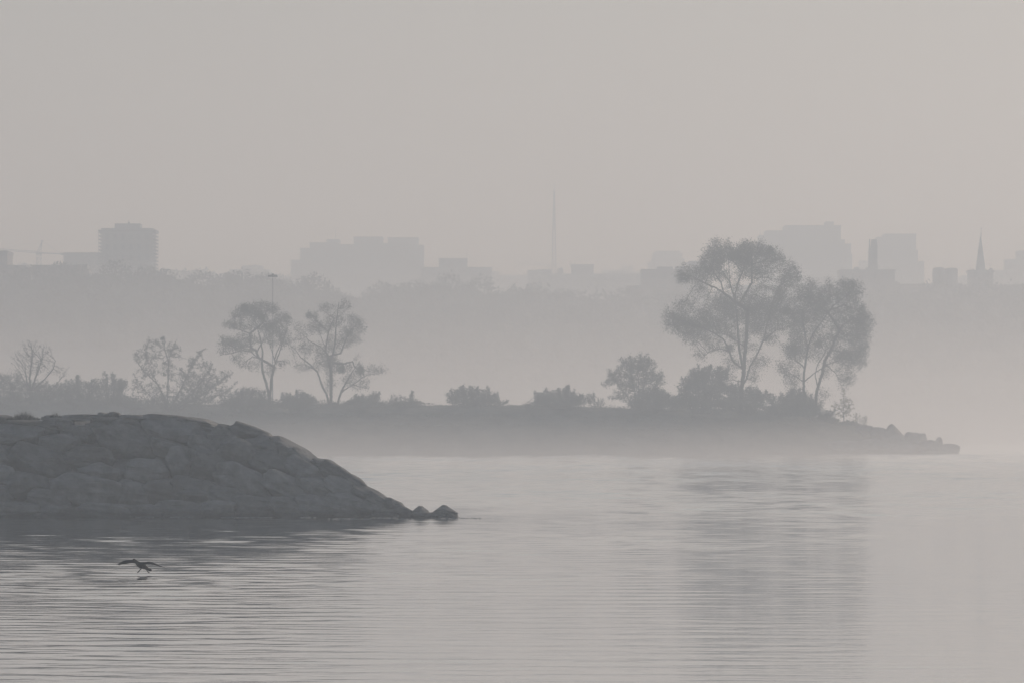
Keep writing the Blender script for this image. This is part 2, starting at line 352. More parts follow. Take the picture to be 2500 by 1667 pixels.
# lapping foam at the foot of the stones
def foam():
    r = random.Random(5); V = []; Fc = []
    for (x0, x1, y) in [(330, 385, 1262), (415, 470, 1262.5), (540, 640, 1263), (640, 665, 1264), (728, 772, 1263.5), (800, 905, 1266.5), (905, 965, 1264.5), (965, 1010, 1267), (1070, 1135, 1265.3), (60, 150, 1259), (1125, 1175, 1265)]:
        n = max(4, int((x1 - x0) / 6)); base = len(V)
        for k in range(n + 1):
            x = x0 + (x1 - x0) * k / n; yy = y + r.uniform(-.5, .5); D = H * F / (yy - YH); w = .12 * math.sin(math.pi * k / n) * r.uniform(.3, 1.3) + .01
            V += [(X(x, D), D - w, .012), (X(x, D), D, .035), (X(x, D), D + w, .012)]
        for k in range(n):
            for j in (0, 1):
                a = base + 3 * k + j; Fc.append((a, a + 3, a + 4, a + 1))
    o = mesh('foam', V, Fc, M['foam']); tag(o, kind='stuff')
foam()

# ---------------------------------------------------------------- bird
def bird():
    D = 195.3; s = D / F / 11.2
    def q(x, y, dy=0): return Vector(((240 + x / 11.2 - 1250) / F * D, D + dy, Z(1320 + y / 11.2, D)))
    V = []; Fc = []
    def loft(sec, n=12):
        # sec: (zoomx, zoomy, depth, half height px, half depth m)
        base = len(V); pts = [q(a, b, c) for a, b, c, _, _ in sec]
        for i, (a, b, c, hp, hd) in enumerate(sec):
            t = (pts[min(i + 1, len(pts) - 1)] - pts[max(i - 1, 0)]); nrm = Vector((-t.z, 0, t.x)).normalized()
            for k in range(n):
                an = 2 * math.pi * k / n
                V.append(pts[i] + nrm * (hp * s * math.cos(an)) + Vector((0, hd * math.sin(an), 0)))
        for i in range(len(sec) - 1):
            for k in range(n):
                Fc.append((base + i * n + k, base + i * n + (k + 1) % n, base + (i + 1) * n + (k + 1) % n, base + (i + 1) * n + k))
        Fc.append(tuple(range(base, base + n))[::-1]); e = base + (len(sec) - 1) * n; Fc.append(tuple(range(e, e + n)))
    # body: head, neck, breast, belly, rump, tail fan
    loft([(915, 512, -.16, 4, .006), (935, 508, -.14, 10, .012), (955, 503, -.12, 22, .028), (980, 505, -.10, 32, .033), (1010, 525, -.08, 36, .034), (1040, 565, -.05, 42, .036), (1080, 610, -.02, 62, .055),
          (1130, 645, 0, 84, .085), (1190, 668, .03, 86, .09), (1250, 700, .08, 72, .075), (1310, 735, .12, 50, .05), (1350, 765, .15, 36, .045), (1400, 790, .19, 40, .06), (1450, 800, .22, 26, .06)])
    # wings, arched and tapering to the primaries
    loft([(1130, 610, .0, 40, .06), (1040, 572, .0, 44, .075), (960, 560, -.01, 44, .085), (880, 558, -.02, 44, .09), (800, 566, -.03, 50, .09), (720, 578, -.03, 52, .085), (650, 598, -.02, 40, .07), (590, 618, 0, 28, .05), (530, 630, .02, 15, .03), (480, 628, .03, 5, .01)])
    loft([(650, 612, -.01, 20, .04), (600, 638, .0, 12, .03), (556, 660, .02, 5, .012)])
    loft([(1170, 620, .0, 40, .06), (1240, 610, .01, 36, .075), (1310, 600, .02, 38, .085), (1390, 597, .03, 42, .085), (1460, 606, .04, 36, .075), (1530, 626, .06, 26, .06), (1600, 650, .08, 20, .05), (1680, 682, .10, 14, .035), (1760, 712, .13, 8, .02), (1820, 732, .15, 3, .008)])
    # legs and webbed feet reaching for the water
    loft([(1200, 700, -.02, 26, .03), (1165, 760, -.05, 16, .016), (1130, 800, -.07, 14, .014), (1105, 835, -.09, 18, .03), (1065, 856, -.11, 8, .035)], 8)
    loft([(1270, 720, .05, 26, .03), (1315, 780, .04, 18, .016), (1345, 825, .03, 15, .014), (1375, 858, .01, 17, .03), (1410, 872, -.01, 8, .035)], 8)
    root = empty('bird', q(1190, 680)); tag(root, 'dark cormorant with spread wings landing just above the rippled water', 'bird')
    o = mesh('body', V, Fc, M['bird'], root, smooth=True)
    md = o.modifiers.new('skin', 'REMESH'); md.mode = 'VOXEL'; md.voxel_size = .007; md.use_smooth_shade = True
    b = MB().bar(q(925, 510, -.15), q(896, 522, -.21), .009, .004, 6); b.build('bill', M['bird'], o)
bird()

# ---------------------------------------------------------------- the wooded spit
DS = 982.0; PX = DS / F
SPX = [-500, 0, 200, 330, 560, 860, 1060, 1300, 1450, 1550, 1750, 1900, 1980, 2040, 2100, 2120, 2180, 2240, 2300, 2345, 2375]
SPY = [975, 970, 976, 985, 988, 986, 990, 990, 995, 998, 998, 1004, 1016, 1030, 1038, 1046, 1062, 1078, 1094, 1108, 1118]
DC = 1002.0
def spit_top(x): return float(np.interp(x, SPX, SPY))
def spit_ground():
    xs = np.linspace(-900, 2375, 420); prof = [-3, -1, 0, 1.5, 3.5, 6, 9, 12, 15, 18, 21, 25, 30, 36, 42, 48]; vs = []; fs = []
    for x in xs:
        zt = Z(spit_top(x), DC); Xw = X(x, DS)
        for p in prof:
            k = min(1, max(0, p / 16.0)); z = zt * (1 - (1 - k) ** 1.7) if p >= 0 else p * .6
            if p > 24: z = zt * (1 - ((p - 24) / 22.0) ** 1.4)
            z += .28 * mnoise.noise(Vector((Xw * .35, p * .35, 3))) * min(1, max(0, p) / 3) + .12 * mnoise.noise(Vector((Xw * 1.1, p * 1.1, 9))) * (p > 0)
            y = DS + p + .5 * mnoise.noise(Vector((Xw * .2, 0, 7)))
            vs.append(((x - 1250) / F * (DS + p * .8), y, min(z, zt + .12) if p >= 0 else z))
    n = len(prof)
    for i in range(len(xs) - 1):
        for j in range(n - 1): fs.append((i * n + j, (i + 1) * n + j, (i + 1) * n + j + 1, i * n + j + 1))
    o = mesh('spit_ground', vs, fs, M['spit'], smooth=True); tag(o, kind='structure')
spit_ground()
gr = [(x, x + 60, spit_top(x + 30) + 2, DC, 300, .42, .03) for x in range(540, 2080, 45)]
gr += [(x, x + 70, spit_top(x + 35) + 30, 991, 90, .55, .035) for x in range(540, 2060, 60)]
gr += [(855, 1060, 986, DC, 500, .9, .03), (1270, 1300, 990, DC, 120, .6, .03), (985, 1035, 984, DC, 200, .9, .03)]
blades('spit_grass', gr, M['grass'], 11)
def scrub():
    r = np.random.RandomState(77); V = []; 
    for (x0, x1, h0, h1, dens, sink) in [(-150, 330, 10, 34, 55, 0), (320, 560, 8, 26, 55, 0), (545, 860, 6, 20, 45, 0), (850, 1050, 4, 13, 30, 0), (1075, 1250, 3, 8, 18, 0), (1285, 1440, 3, 10, 20, 0), (1440, 1560, 5, 15, 34, 0),
                                         (1540, 1900, 8, 26, 60, 0), (1880, 2010, 8, 24, 60, 0), (2000, 2110, 3, 10, 40, 0), (-150, 2080, 3, 9, 14, 22), (100, 2080, 3, 9, 10, 44)]:
        for x in np.arange(x0, x1, 3.0):
            t = .5 + .5 * mnoise.noise(Vector((x * .021, h1, 0))) + .35 * mnoise.noise(Vector((x * .09, h0, 5))); h = (h0 + (h1 - h0) * max(0, min(1.2, t))) * PX
            n = int(dens * .75 * h / (h1 * PX)) + 3; D = 996 + r.uniform(-4, 5) - sink * .25
            gz = Z(spit_top(x) + sink, D) - .3; u = r.normal(size=(n, 3)) * np.array([.32, .8, 0]); u[:, 2] = r.uniform(0, 1, n) ** 1.25 * h * r.uniform(.75, 1.25)
            V.append(np.array([X(x, D), D, gz]) + u)
    C = np.vstack(V); d = r.normal(size=C.shape) * .5; d[:, 2] = np.abs(d[:, 2]) + .7; d /= np.linalg.norm(d, axis=1)[:, None]
    v, f = leaf_quads(C, d, .24, .05, r, .5); o = mesh('scrub', v, f, M['leaf_dark']); tag(o, 'ragged low scrub covering the bank of the spit', kind='stuff')
for i, (cx, cy, rx, ry, rot, lab) in enumerate([
    (2112, 1052, 22, 14, 3, 'low flat rock where the grassy bank ends on the spit'),
    (2150, 1058, 26, 14, 3, 'low rock left of the peaked rock on the spit'),
    (2183, 1072, 38, 28, 18, 'peaked dark rock near the end of the spit'),
    (2232, 1078, 30, 22, 0, 'square-topped rock with a raised right corner on the spit'),
    (2270, 1092, 30, 18, 6, 'low hollow-backed rock between two upright rocks on the spit'),
    (2292, 1091, 11, 22, -4, 'narrow upright rock next to the last rock of the spit'),
    (2322, 1098, 24, 14, 4, 'rounded last rock at the very tip of the spit'),
    (2205, 1098, 50, 16, 2, 'long low waterline rock below the square-topped rock'),
    (2140, 1092, 55, 20, 3, 'long low waterline rock below the peaked rock'),
    (2270, 1105, 40, 8, 0, 'flat waterline rock just left of the spit tip'),
    (2070, 1094, 50, 18, 0, 'dim waterline rock below the yellow sapling')]):
    D = DS + 1 + max(0, (1108 - cy)) * PX * 1.6; c = P(cx, cy, D); dy = max(rx * PX * .8, .8)
    c.y += dy * .4
    chop = 14 if i in (2, 3, 5) else 9
    pts = boulder_shape(rx * PX * 1.1, dy, ry * PX * 1.1, rot, 900 + i * 3, blocky=3.6 if i in (3, 5) else 2.5, chops=chop, fine=ICO4_V)
    if i == 2: pts[:, 2] *= 1.0; pts[:, 2] = np.where(pts[:, 2] > 0, pts[:, 2] * np.clip(1.25 - np.abs(pts[:, 0] + .25) / (rx * PX), .15, 1.2), pts[:, 2])
    if i == 3: pts[:, 2] += np.where(pts[:, 2] > 0, np.clip(pts[:, 0] - .7, 0, 1) * .45, 0)
    o = mesh('spit_rock', pts + np.array(c), ICO4_F, M['rock'], smooth=True, origin=c)
    tag(o, lab, 'rock', 'rocks at the tip of the spit')

# ---------------------------------------------------------------- plant generator: branches grown towards points inside the crown
def grow(limbs, attr, step, kill, r, grav=0.0, iters=140, limb_r=.0):
    """limbs: list of polylines (first point of the first is the root); returns nodes, parents"""
    nodes = []; par = []; mr = []
    for li, L in enumerate(limbs):
        low = li == 0 or L[0][2] < limbs[0][0][2] + .25
        L = [np.array(p, float) for p in L]
        if li == 0: nodes.append(L[0]); mr.append(limb_r); par.append(-1); prev = 0
        elif L[0][2] < limbs[0][0][2] + .25: nodes.append(L[0]); mr.append(limb_r * .8); par.append(0); prev = len(nodes) - 1
        else:
            d = np.linalg.norm(np.array(nodes) - L[0], axis=1); prev = int(d.argmin())
        tot = sum(np.linalg.norm(b - a) for a, b in zip(L[:-1], L[1:])) + 1e-6; run = 0.0
        for a, b in zip(([nodes[prev]] + L[1:])[:-1], L[1:]):
            n = max(1, int(round(np.linalg.norm(b - a) / step)))
            for k in range(1, n + 1):
                wob = r.normal(size=3) * step * .06
                nodes.append(a + (b - a) * k / n + wob); par.append(prev); prev = len(nodes) - 1; run += np.linalg.norm(b - a) / n
                mr.append(limb_r * (1.0 if li == 0 else (.8 if low else .42)) * max(.22, 1 - run / tot * .85))
    N = np.array(nodes); par = list(par); A = np.array(attr)
    best = np.full(len(A), 1e9); bi = np.zeros(len(A), int)
    def upd(start, N):
        nonlocal best, bi
        for c0 in range(start, len(N), 1500):
            C = N[c0:c0 + 1500]; d = ((A[:, None, :] - C[None]) ** 2).sum(2); m = d.argmin(1); dm = d[np.arange(len(A)), m]
            w = dm < best; best = np.where(w, dm, best); bi = np.where(w, m + c0, bi)
    upd(0, N)
    seen = set()
    for it in range(iters):
        alive = best > kill * kill
        if not alive.any(): break
        A = A[alive]; best = best[alive]; bi = bi[alive]
        dirs = A - N[bi]; dirs /= np.linalg.norm(dirs, axis=1)[:, None]
        u, inv = np.unique(bi, return_inverse=True)
        S = np.zeros((len(u), 3)); np.add.at(S, inv, dirs)
        nn = np.linalg.norm(S, axis=1)[:, None]; S = S / np.maximum(nn, 1e-6) + r.normal(size=S.shape) * .16
        S[:, 2] -= grav; S /= np.linalg.norm(S, axis=1)[:, None]
        new = N[u] + S * step
        start = len(N); N = np.vstack([N, new]); par += [int(q) for q in u]
        upd(start, N)
    return N, np.array(par), np.array(mr)
def tubes(N, par, rad):
    V = []; Fq = []; n0 = 0
    ch = np.where(par >= 0)[0]; pa = par[ch]
    A = N[pa]; B = N[ch]; ra = np.minimum(rad[pa], rad[ch] * 1.35); rb = rad[ch]
    d = B - A; L = np.linalg.norm(d, axis=1)[:, None]; ok = L[:, 0] > 1e-5; A, B, ra, rb, d, L = A[ok], B[ok], ra[ok], rb[ok], d[ok], L[ok]
    d = d / L; ref = np.where(np.abs(d[:, 2:3]) > .9, np.array([[1., 0, 0]]), np.array([[0, 0, 1.]]))
    u = np.cross(d, ref); u /= np.linalg.norm(u, axis=1)[:, None]; w = np.cross(d, u)
    for sides, sel in ((3, rb < .035), (6, rb >= .035)):
        if not sel.any(): continue
        a, b, uu, ww = A[sel], B[sel] + d[sel] * (rb[sel][:, None] * .4), u[sel], w[sel]; r1, r2 = ra[sel], rb[sel]; m = len(a)
        an = np.arange(sides) * 2 * math.pi / sides
        ring = uu[:, None, :] * np.cos(an)[None, :, None] + ww[:, None, :] * np.sin(an)[None, :, None]
        v = np.concatenate([a[:, None] + ring * r1[:, None, None], b[:, None] + ring * r2[:, None, None]], 1).reshape(-1, 3)
        k = np.arange(sides); f = np.stack([k, (k + 1) % sides, sides + (k + 1) % sides, sides + k], 1)
        f = (f[None] + (np.arange(m) * 2 * sides)[:, None, None]).reshape(-1, 4) + n0
        V.append(v); Fq.append(f); n0 += len(v)
    return np.vstack(V), np.vstack(Fq)
def leaf_quads(C, dirs, l, w, r, align=.6, droop=0.0):
    m = len(C); d = r.normal(size=(m, 3)); d /= np.linalg.norm(d, axis=1)[:, None]
    d = d * (1 - align) + dirs * align; d[:, 2] -= droop; d /= np.linalg.norm(d, axis=1)[:, None]
    s = np.cross(d, r.normal(size=(m, 3))); s /= np.linalg.norm(s, axis=1)[:, None]
    ll = l * r.uniform(.55, 1.3, (m, 1)); ww = w * r.uniform(.6, 1.3, (m, 1))
    V = np.stack([C, C + d * ll * .45 + s * ww, C + d * ll, C + d * ll * .45 - s * ww], 1).reshape(-1, 3)
    return V, np.arange(m * 4).reshape(m, 4)
def plant(name, label, cat, D, limbs, blobs, seed, n_attr=900, step=.38, kill=.42, tip=.012, expo=2.3, leaves=9, l=.24, w=.045, spread=.22, mat='leaf', align=.45,
          droop=0.0, grav=.02, group=None, extra=0, rmax=None, part='crown', depth=1.0):
    r = np.random.RandomState(seed); s = D / F
    base = P(limbs[0][0][0], limbs[0][0][1], D)
    W = []
    for li, L in enumerate(limbs):
        dd = r.uniform(-1, 1) * depth; tot = len(L) - 1; pts = []
        for k, (x, y) in enumerate(L):
            p = P(x, y, D); p.y += dd * (k / max(1, tot)) * (1.2 + .05 * abs(y - L[0][1])) ; pts.append(p)
        W.append(pts)
    # blob: cx, cy, rx, ry, weight
    wt = np.array([b[2] * b[3] * (b[4] if len(b) > 4 else 1.0) for b in blobs]); wt = wt / wt.sum()
    A = []; B3 = []
    for b, q in zip(blobs, wt):
        n = max(4, int(n_attr * q)); rx, ry = b[2] * s, b[3] * s; ry_ = max(rx, ry) * .8 * depth; dc = r.uniform(-.6, .6) * ry_ * 1.5
        u = r.normal(size=(n, 3)); u /= np.linalg.norm(u, axis=1)[:, None]; u *= r.uniform(0, 1, (n, 1)) ** (1 / 2.4); u *= (1 + .38 * vnoise(u, seed + int(b[0]), 3.0) + r.normal(size=n) * .07)[:, None]
        c = P(b[0], b[1], D); A.append(np.array(c) + np.array([0, dc, 0]) + u * np.array([rx, ry_, ry])); B3.append((np.array(c) + np.array([0, dc, 0]), rx, ry_, ry, q))
    A = np.vstack(A)
    limb_r = .018 if name == 'bare_bush' else .24 if cat == 'tree' and len(limbs) > 6 else (.07 if cat == 'tree' else .035)
    N, par, mr = grow([[tuple(p) for p in L] for L in W], A, step, kill, r, grav, limb_r=limb_r)
    # pipe model radii
    acc = np.zeros(len(N)); kids = np.zeros(len(N), int)
    for i in range(len(N) - 1, -1, -1):
        if acc[i] == 0: acc[i] = tip ** expo
        if par[i] >= 0: acc[par[i]] += acc[i]; kids[par[i]] += 1
    rad = acc ** (1 / expo)
    rad[:len(mr)] = np.maximum(rad[:len(mr)], mr)
    if rmax: rad = np.minimum(rad, rmax)
    root = empty(name, base); tag(root, label, cat, group)
    v, f = tubes(N, par, rad); mesh('trunk' if cat == 'tree' else 'stems', v, f, M['bark'], root, smooth=True)
    # leaves on the young wood
    young = np.where((rad < tip * 3.2) & (par >= 0))[0]; dirs = N[young] - N[par[young]]; dirs /= np.maximum(np.linalg.norm(dirs, axis=1)[:, None], 1e-6)
    k = r.poisson(leaves, len(young)); idx = np.repeat(np.arange(len(young)), k)
    C = N[young][idx] + r.normal(size=(len(idx), 3)) * spread; dd = dirs[idx]
    if extra:
        E = []
        for c, rx, ry_, ry, q in B3:
            n = int(extra * q); u = r.normal(size=(n, 3)); u /= np.linalg.norm(u, axis=1)[:, None]; u *= r.uniform(0, 1, (n, 1)) ** .4; u *= (.93 + .75 * vnoise(u, seed + int(c[0] * 7) % 999, 4.5))[:, None]
            E.append(c + u * np.array([rx, ry_, ry]))
        E = np.vstack(E); C = np.vstack([C, E]); e = r.normal(size=E.shape); e[:, 2] = np.abs(e[:, 2]) + .3; dd = np.vstack([dd, e / np.linalg.norm(e, axis=1)[:, None]])
    if len(C):
        v, f = leaf_quads(C, dd, l, w, r, align, droop); mesh(part, v, f, M[mat], root)
    return root

scrub()
# big twin-crowned tree
plant('willow_tree', 'tallest broad tree on the spit, its double-domed crown against the far buildings', 'tree', 994,
 [[(1808, 1000), (1810, 948), (1815, 909), (1804, 858), (1799, 812), (1794, 764), (1789, 733), (1776, 703), (1771, 672), (1768, 640)],
  [(1815, 909), (1817, 876), (1822, 825), (1824, 764), (1830, 733), (1842, 713), (1868, 685), (1884, 655)],
  [(1812, 940), (1822, 925), (1830, 896), (1845, 873), (1858, 845), (1868, 820), (1875, 789), (1891, 733), (1906, 698), (1922, 670)],
  [(1868, 822), (1893, 807), (1916, 800)], [(1808, 908), (1789, 881), (1778, 853), (1766, 828), (1745, 815), (1715, 802), (1690, 792), (1660, 785)],
  [(1802, 845), (1779, 820), (1753, 812), (1735, 795)], [(1778, 858), (1758, 851), (1733, 858), (1714, 870)], [(1789, 733), (1763, 713), (1748, 703), (1722, 692), (1695, 678)],
  [(1794, 740), (1801, 692), (1814, 659), (1820, 630)], [(1830, 733), (1836, 690), (1836, 640)], [(1796, 728), (1780, 690), (1758, 660)], [(1824, 764), (1812, 720), (1800, 690)],
  [(1811, 930), (1790, 927), (1770, 931), (1752, 936)], [(1776, 703), (1760, 690), (1740, 665)]],
 [(1758, 618, 42, 30, 2.3), (1737, 640, 30, 26, 1.8), (1835, 617, 44, 32, 2.3), (1812, 640, 30, 20, 1.3), (1884, 628, 32, 24, 1.1), (1908, 640, 18, 16, .7), (1930, 672, 26, 32, 1.0), (1684, 670, 32, 26, .9), (1660, 672, 18, 18, .6), (1722, 660, 30, 28, 1.5),
  (1758, 667, 30, 20, .5), (1820, 664, 36, 20, .6), (1855, 660, 26, 22, .8), (1763, 743, 44, 24, .8), (1672, 745, 26, 20, .8), (1641, 782, 26, 32, 1.0), (1676, 794, 36, 30, 1.1), (1722, 782, 46, 34, 1.0), (1779, 775, 38, 38, 1.0),
  (1830, 752, 34, 36, 1.1), (1875, 757, 42, 30, 1.5), (1850, 790, 36, 30, 1.1), (1893, 708, 32, 20, .35), (1915, 735, 20, 25, .7), (1906, 792, 30, 20, .45), (1880, 830, 26, 16, .3), (1700, 825, 40, 20, .45), (1712, 868, 22, 16, .4),
  (1743, 845, 32, 22, .35), (1785, 889, 30, 24, .35), (1855, 885, 28, 22, .35), (1840, 920, 20, 16, .3), (1705, 700, 22, 16, .25), (1800, 830, 40, 30, .25), (1725, 710, 20, 14, .3), (1790, 700, 30, 16, .25), (1658, 815, 16, 14, .3)],
 21, n_attr=3100, step=.34, kill=.36, tip=.0155, leaves=21, l=.26, w=.042, spread=.33, grav=.03, droop=.12, rmax=.5, depth=1.2)
# neighbour to the right
plant('willow_tree', 'slightly shorter leaning tree touching the right side of the tallest tree', 'tree', 1001,
 [[(1962, 1010), (1962, 948), (1962, 914), (1967, 876), (1974, 838), (1984, 812), (1998, 794), (2011, 774), (2029, 749), (2049, 733), (2070, 715)],
  [(1990, 1012), (1993, 958), (2001, 930), (2008, 909), (2013, 881), (2029, 853), (2041, 822), (2055, 795), (2080, 780)],
  [(1996, 948), (1990, 912), (1996, 890), (2008, 870), (2020, 845)], [(1967, 930), (1993, 907), (2018, 890), (2045, 880)], [(2008, 780), (2014, 749), (2016, 703)],
  [(1972, 840), (1962, 800), (1955, 770), (1965, 735)], [(2011, 774), (1995, 745), (1980, 725)], [(1965, 890), (1945, 880), (1925, 870)], [(1963, 930), (1942, 918), (1922, 905)],
  [(2029, 853), (2055, 860), (2080, 865)], [(2041, 822), (2065, 830), (2092, 845)], [(2025, 890), (2040, 910), (2053, 940), (2061, 952)], [(2029, 749), (2060, 745), (2095, 760)]],
 [(1970, 712, 34, 26, 1.1), (1945, 725, 20, 20, .6), (2024, 703, 18, 24, .8), (2056, 712, 38, 28, 1.0), (2088, 712, 22, 30, .8), (1978, 749, 40, 34, 1.4), (2013, 745, 34, 30, 1.0), (1948, 789, 30, 42, 1.3), (2068, 765, 44, 38, 1.1),
  (2103, 787, 28, 46, 1.2), (1983, 792, 28, 25, .8), (2072, 815, 36, 30, 1.0), (2083, 871, 36, 36, 1.3), (2098, 838, 22, 38, 1.2), (2039, 866, 30, 26, .5), (1932, 855, 28, 28, .5), (1914, 900, 22, 28, .6), (1939, 925, 26, 26, .6),
  (2021, 825, 32, 26, .5), (2072, 917, 26, 20, .5), (1960, 840, 30, 28, .4), (2010, 900, 24, 24, .35), (1985, 860, 26, 26, .35), (2016, 965, 14, 14, .3), (1945, 965, 26, 24, 1.0), (1980, 985, 26, 20, 1.2), (1998, 770, 24, 24, .9), (2002, 722, 20, 20, .7), (1990, 825, 26, 22, .7), (2042, 800, 24, 24, .8), (1948, 835, 20, 26, .5), (2050, 870, 26, 26, .5), (1935, 760, 20, 24, .6)],
 33, n_attr=3000, step=.34, kill=.36, tip=.014, leaves=18, l=.26, w=.04, spread=.33, grav=.03, droop=.12, rmax=.34, depth=1.2)
# two trees left of centre
plant('forked_tree', 'open tree with two forked trunks, left one of the centre-left pair', 'tree', 996,
 [[(657, 985), (657, 964), (649, 934), (640, 908), (638, 883), (638, 857), (632, 828), (623, 798), (613, 772)],
  [(659, 985), (660, 955), (663, 923), (670, 891), (674, 881), (683, 857), (691, 832), (700, 800)], [(673, 884), (668, 870), (664, 857), (658, 836), (655, 815)], [(674, 880), (676, 860), (688, 836), (680, 812)],
  [(636, 888), (623, 868), (615, 859), (591, 855), (566, 862), (540, 866)], [(638, 876), (617, 870), (600, 882), (588, 898)], [(638, 860), (625, 855), (605, 845), (575, 843)], [(625, 822), (610, 815), (594, 808), (570, 800)],
  [(638, 857), (643, 832), (650, 808), (655, 775)], [(628, 812), (640, 790), (648, 765)], [(674, 881), (690, 880), (704, 884)]],
 [(600, 754, 24, 13, 1.8), (638, 744, 20, 10, 1.6), (664, 753, 18, 14, 1.3), (622, 760, 28, 14, 1.8), (583, 770, 20, 13, 1.5), (568, 792, 26, 10, 1.3), (632, 772, 26, 12, 1.0), (690, 778, 22, 13, 1.4), (706, 790, 10, 9, .9), (647, 800, 24, 11, 1.2),
  (676, 802, 26, 20, .9), (553, 836, 18, 15, 1.2), (576, 838, 26, 15, 1.2), (612, 830, 22, 14, .9), (542, 858, 12, 7, .9), (581, 876, 20, 12, .5), (697, 826, 16, 17, .9), (662, 832, 20, 16, .4), (685, 887, 16, 8, .5), (660, 905, 15, 14, .5), (620, 895, 14, 10, .3), (600, 852, 24, 10, .6), (610, 795, 24, 10, .5)],
 45, n_attr=1900, step=.3, kill=.32, tip=.014, leaves=16, l=.23, w=.042, spread=.24, grav=.01, droop=.05, rmax=.26)
plant('spreading_tree', 'ragged thick-trunked tree with wide low right branch, right one of the centre-left pair', 'tree', 997,
 [[(808, 985), (808, 972), (809, 930), (808, 900), (807, 881), (815, 862), (821, 832), (823, 802), (827, 772), (832, 743)],
  [(803, 985), (798, 964), (785, 938), (776, 908), (755, 887), (736, 874), (723, 853), (712, 845)], [(806, 880), (798, 862), (783, 847), (755, 832), (738, 815), (721, 804)], [(821, 832), (802, 811), (782, 792), (770, 780)],
  [(823, 795), (815, 778), (804, 770), (785, 755)], [(812, 872), (832, 862), (848, 820), (862, 800), (876, 789)], [(825, 985), (827, 974), (834, 953), (849, 925), (861, 904), (874, 885)],
  [(836, 955), (850, 945), (866, 936), (883, 921), (898, 914), (929, 909), (945, 902)], [(812, 890), (838, 888), (860, 882), (874, 868)], [(806, 880), (795, 850), (785, 825), (775, 800)], [(866, 936), (880, 944), (902, 948)], [(760, 892), (742, 888), (718, 894)]],
 [(791, 750, 16, 9, 1.3), (806, 748, 15, 9, 1.2), (840, 745, 17, 16, .7), (768, 798, 20, 18, 1.0), (798, 792, 25, 20, .6), (764, 772, 15, 13, .6), (866, 783, 22, 17, 1.3), (852, 811, 24, 18, 1.3), (880, 802, 14, 15, 1.1), (842, 832, 22, 15, 1.3),
  (866, 830, 18, 10, .9), (798, 868, 26, 20, 1.8), (812, 892, 22, 20, 2.0), (776, 851, 20, 16, 1.0), (748, 853, 22, 15, .5), (735, 828, 16, 12, .4), (729, 796, 13, 15, .35), (840, 898, 20, 14, 1.0), (872, 904, 18, 16, .7), (914, 896, 22, 10, .45),
  (888, 925, 16, 10, .4), (786, 887, 20, 16, 1.2), (851, 925, 20, 16, .6), (806, 935, 12, 26, 1.2), (812, 835, 20, 20, .8), (735, 900, 22, 8, .3), (830, 780, 16, 20, .7), (715, 850, 10, 10, .3), (870, 945, 20, 8, .3)],
 57, n_attr=2100, step=.3, kill=.32, tip=.0145, leaves=12, l=.22, w=.04, spread=.24, grav=.0, rmax=.45)
# left side: bare bush, leafy thicket
plant('bare_bush', 'leafless fan-shaped bush standing above the hedge at the far left', 'bush', 992,
 [[(74, 950), (72, 920), (76, 870), (78, 840)], [(76, 952), (90, 915), (108, 870), (112, 845)], [(70, 952), (60, 905), (58, 860)], [(80, 952), (110, 925), (130, 900), (135, 880)], [(68, 952), (50, 915), (34, 880)], [(120, 955), (145, 930), (165, 905), (174, 895)], [(78, 950), (95, 890), (100, 850)]],
 [(75, 862, 34, 34, 1.2), (110, 865, 20, 28, 1), (45, 878, 22, 24, .9), (100, 895, 40, 24, .9), (150, 908, 24, 16, 1.0), (60, 910, 40, 16, .8), (75, 840, 20, 12, .7)],
 61, n_attr=1300, step=.22, kill=.2, tip=.0135, leaves=.5, l=.12, w=.03, spread=.04, grav=-.03, mat='leaf_dark')
plant('leafy_shrub', 'tall open leafy shrub with stiff upright shoots left of the forked tree', 'bush', 990,
 [[(405, 1000), (402, 970), (383, 933), (367, 897), (357, 860), (372, 832)], [(407, 1000), (410, 950), (411, 915), (413, 876), (431, 831)], [(415, 1000), (440, 950), (465, 895), (485, 858), (498, 850)],
  [(420, 1000), (470, 960), (505, 915), (520, 890)], [(425, 1000), (500, 960), (545, 925), (565, 908)], [(400, 1000), (360, 960), (330, 925), (323, 912)], [(383, 933), (350, 905), (325, 872)], [(430, 1002), (510, 975), (560, 950), (575, 930)], [(413, 876), (400, 850), (398, 822)]],
 [(372, 840, 22, 18, 1), (342, 864, 20, 14, .9), (370, 876, 26, 22, 1.1), (398, 838, 12, 16, .8), (424, 855, 22, 24, 1.1), (357, 910, 30, 20, .8), (408, 902, 30, 22, 1.0), (485, 862, 10, 15, 1.2), (469, 887, 20, 17, 1.1), (505, 897, 20, 16, 1.2),
  (459, 922, 38, 24, 1.8), (510, 927, 32, 24, 1.8), (548, 915, 18, 16, 1.0), (485, 956, 62, 28, 2.2), (550, 955, 22, 22, 1.2), (383, 955, 38, 24, 1.0), (334, 946, 20, 24, .9), (430, 978, 90, 20, 2.0)],
 71, n_attr=1500, step=.26, kill=.28, tip=.014, leaves=7, l=.17, w=.055, spread=.1, grav=-.04, mat='leaf_dark', extra=5000, align=.3)
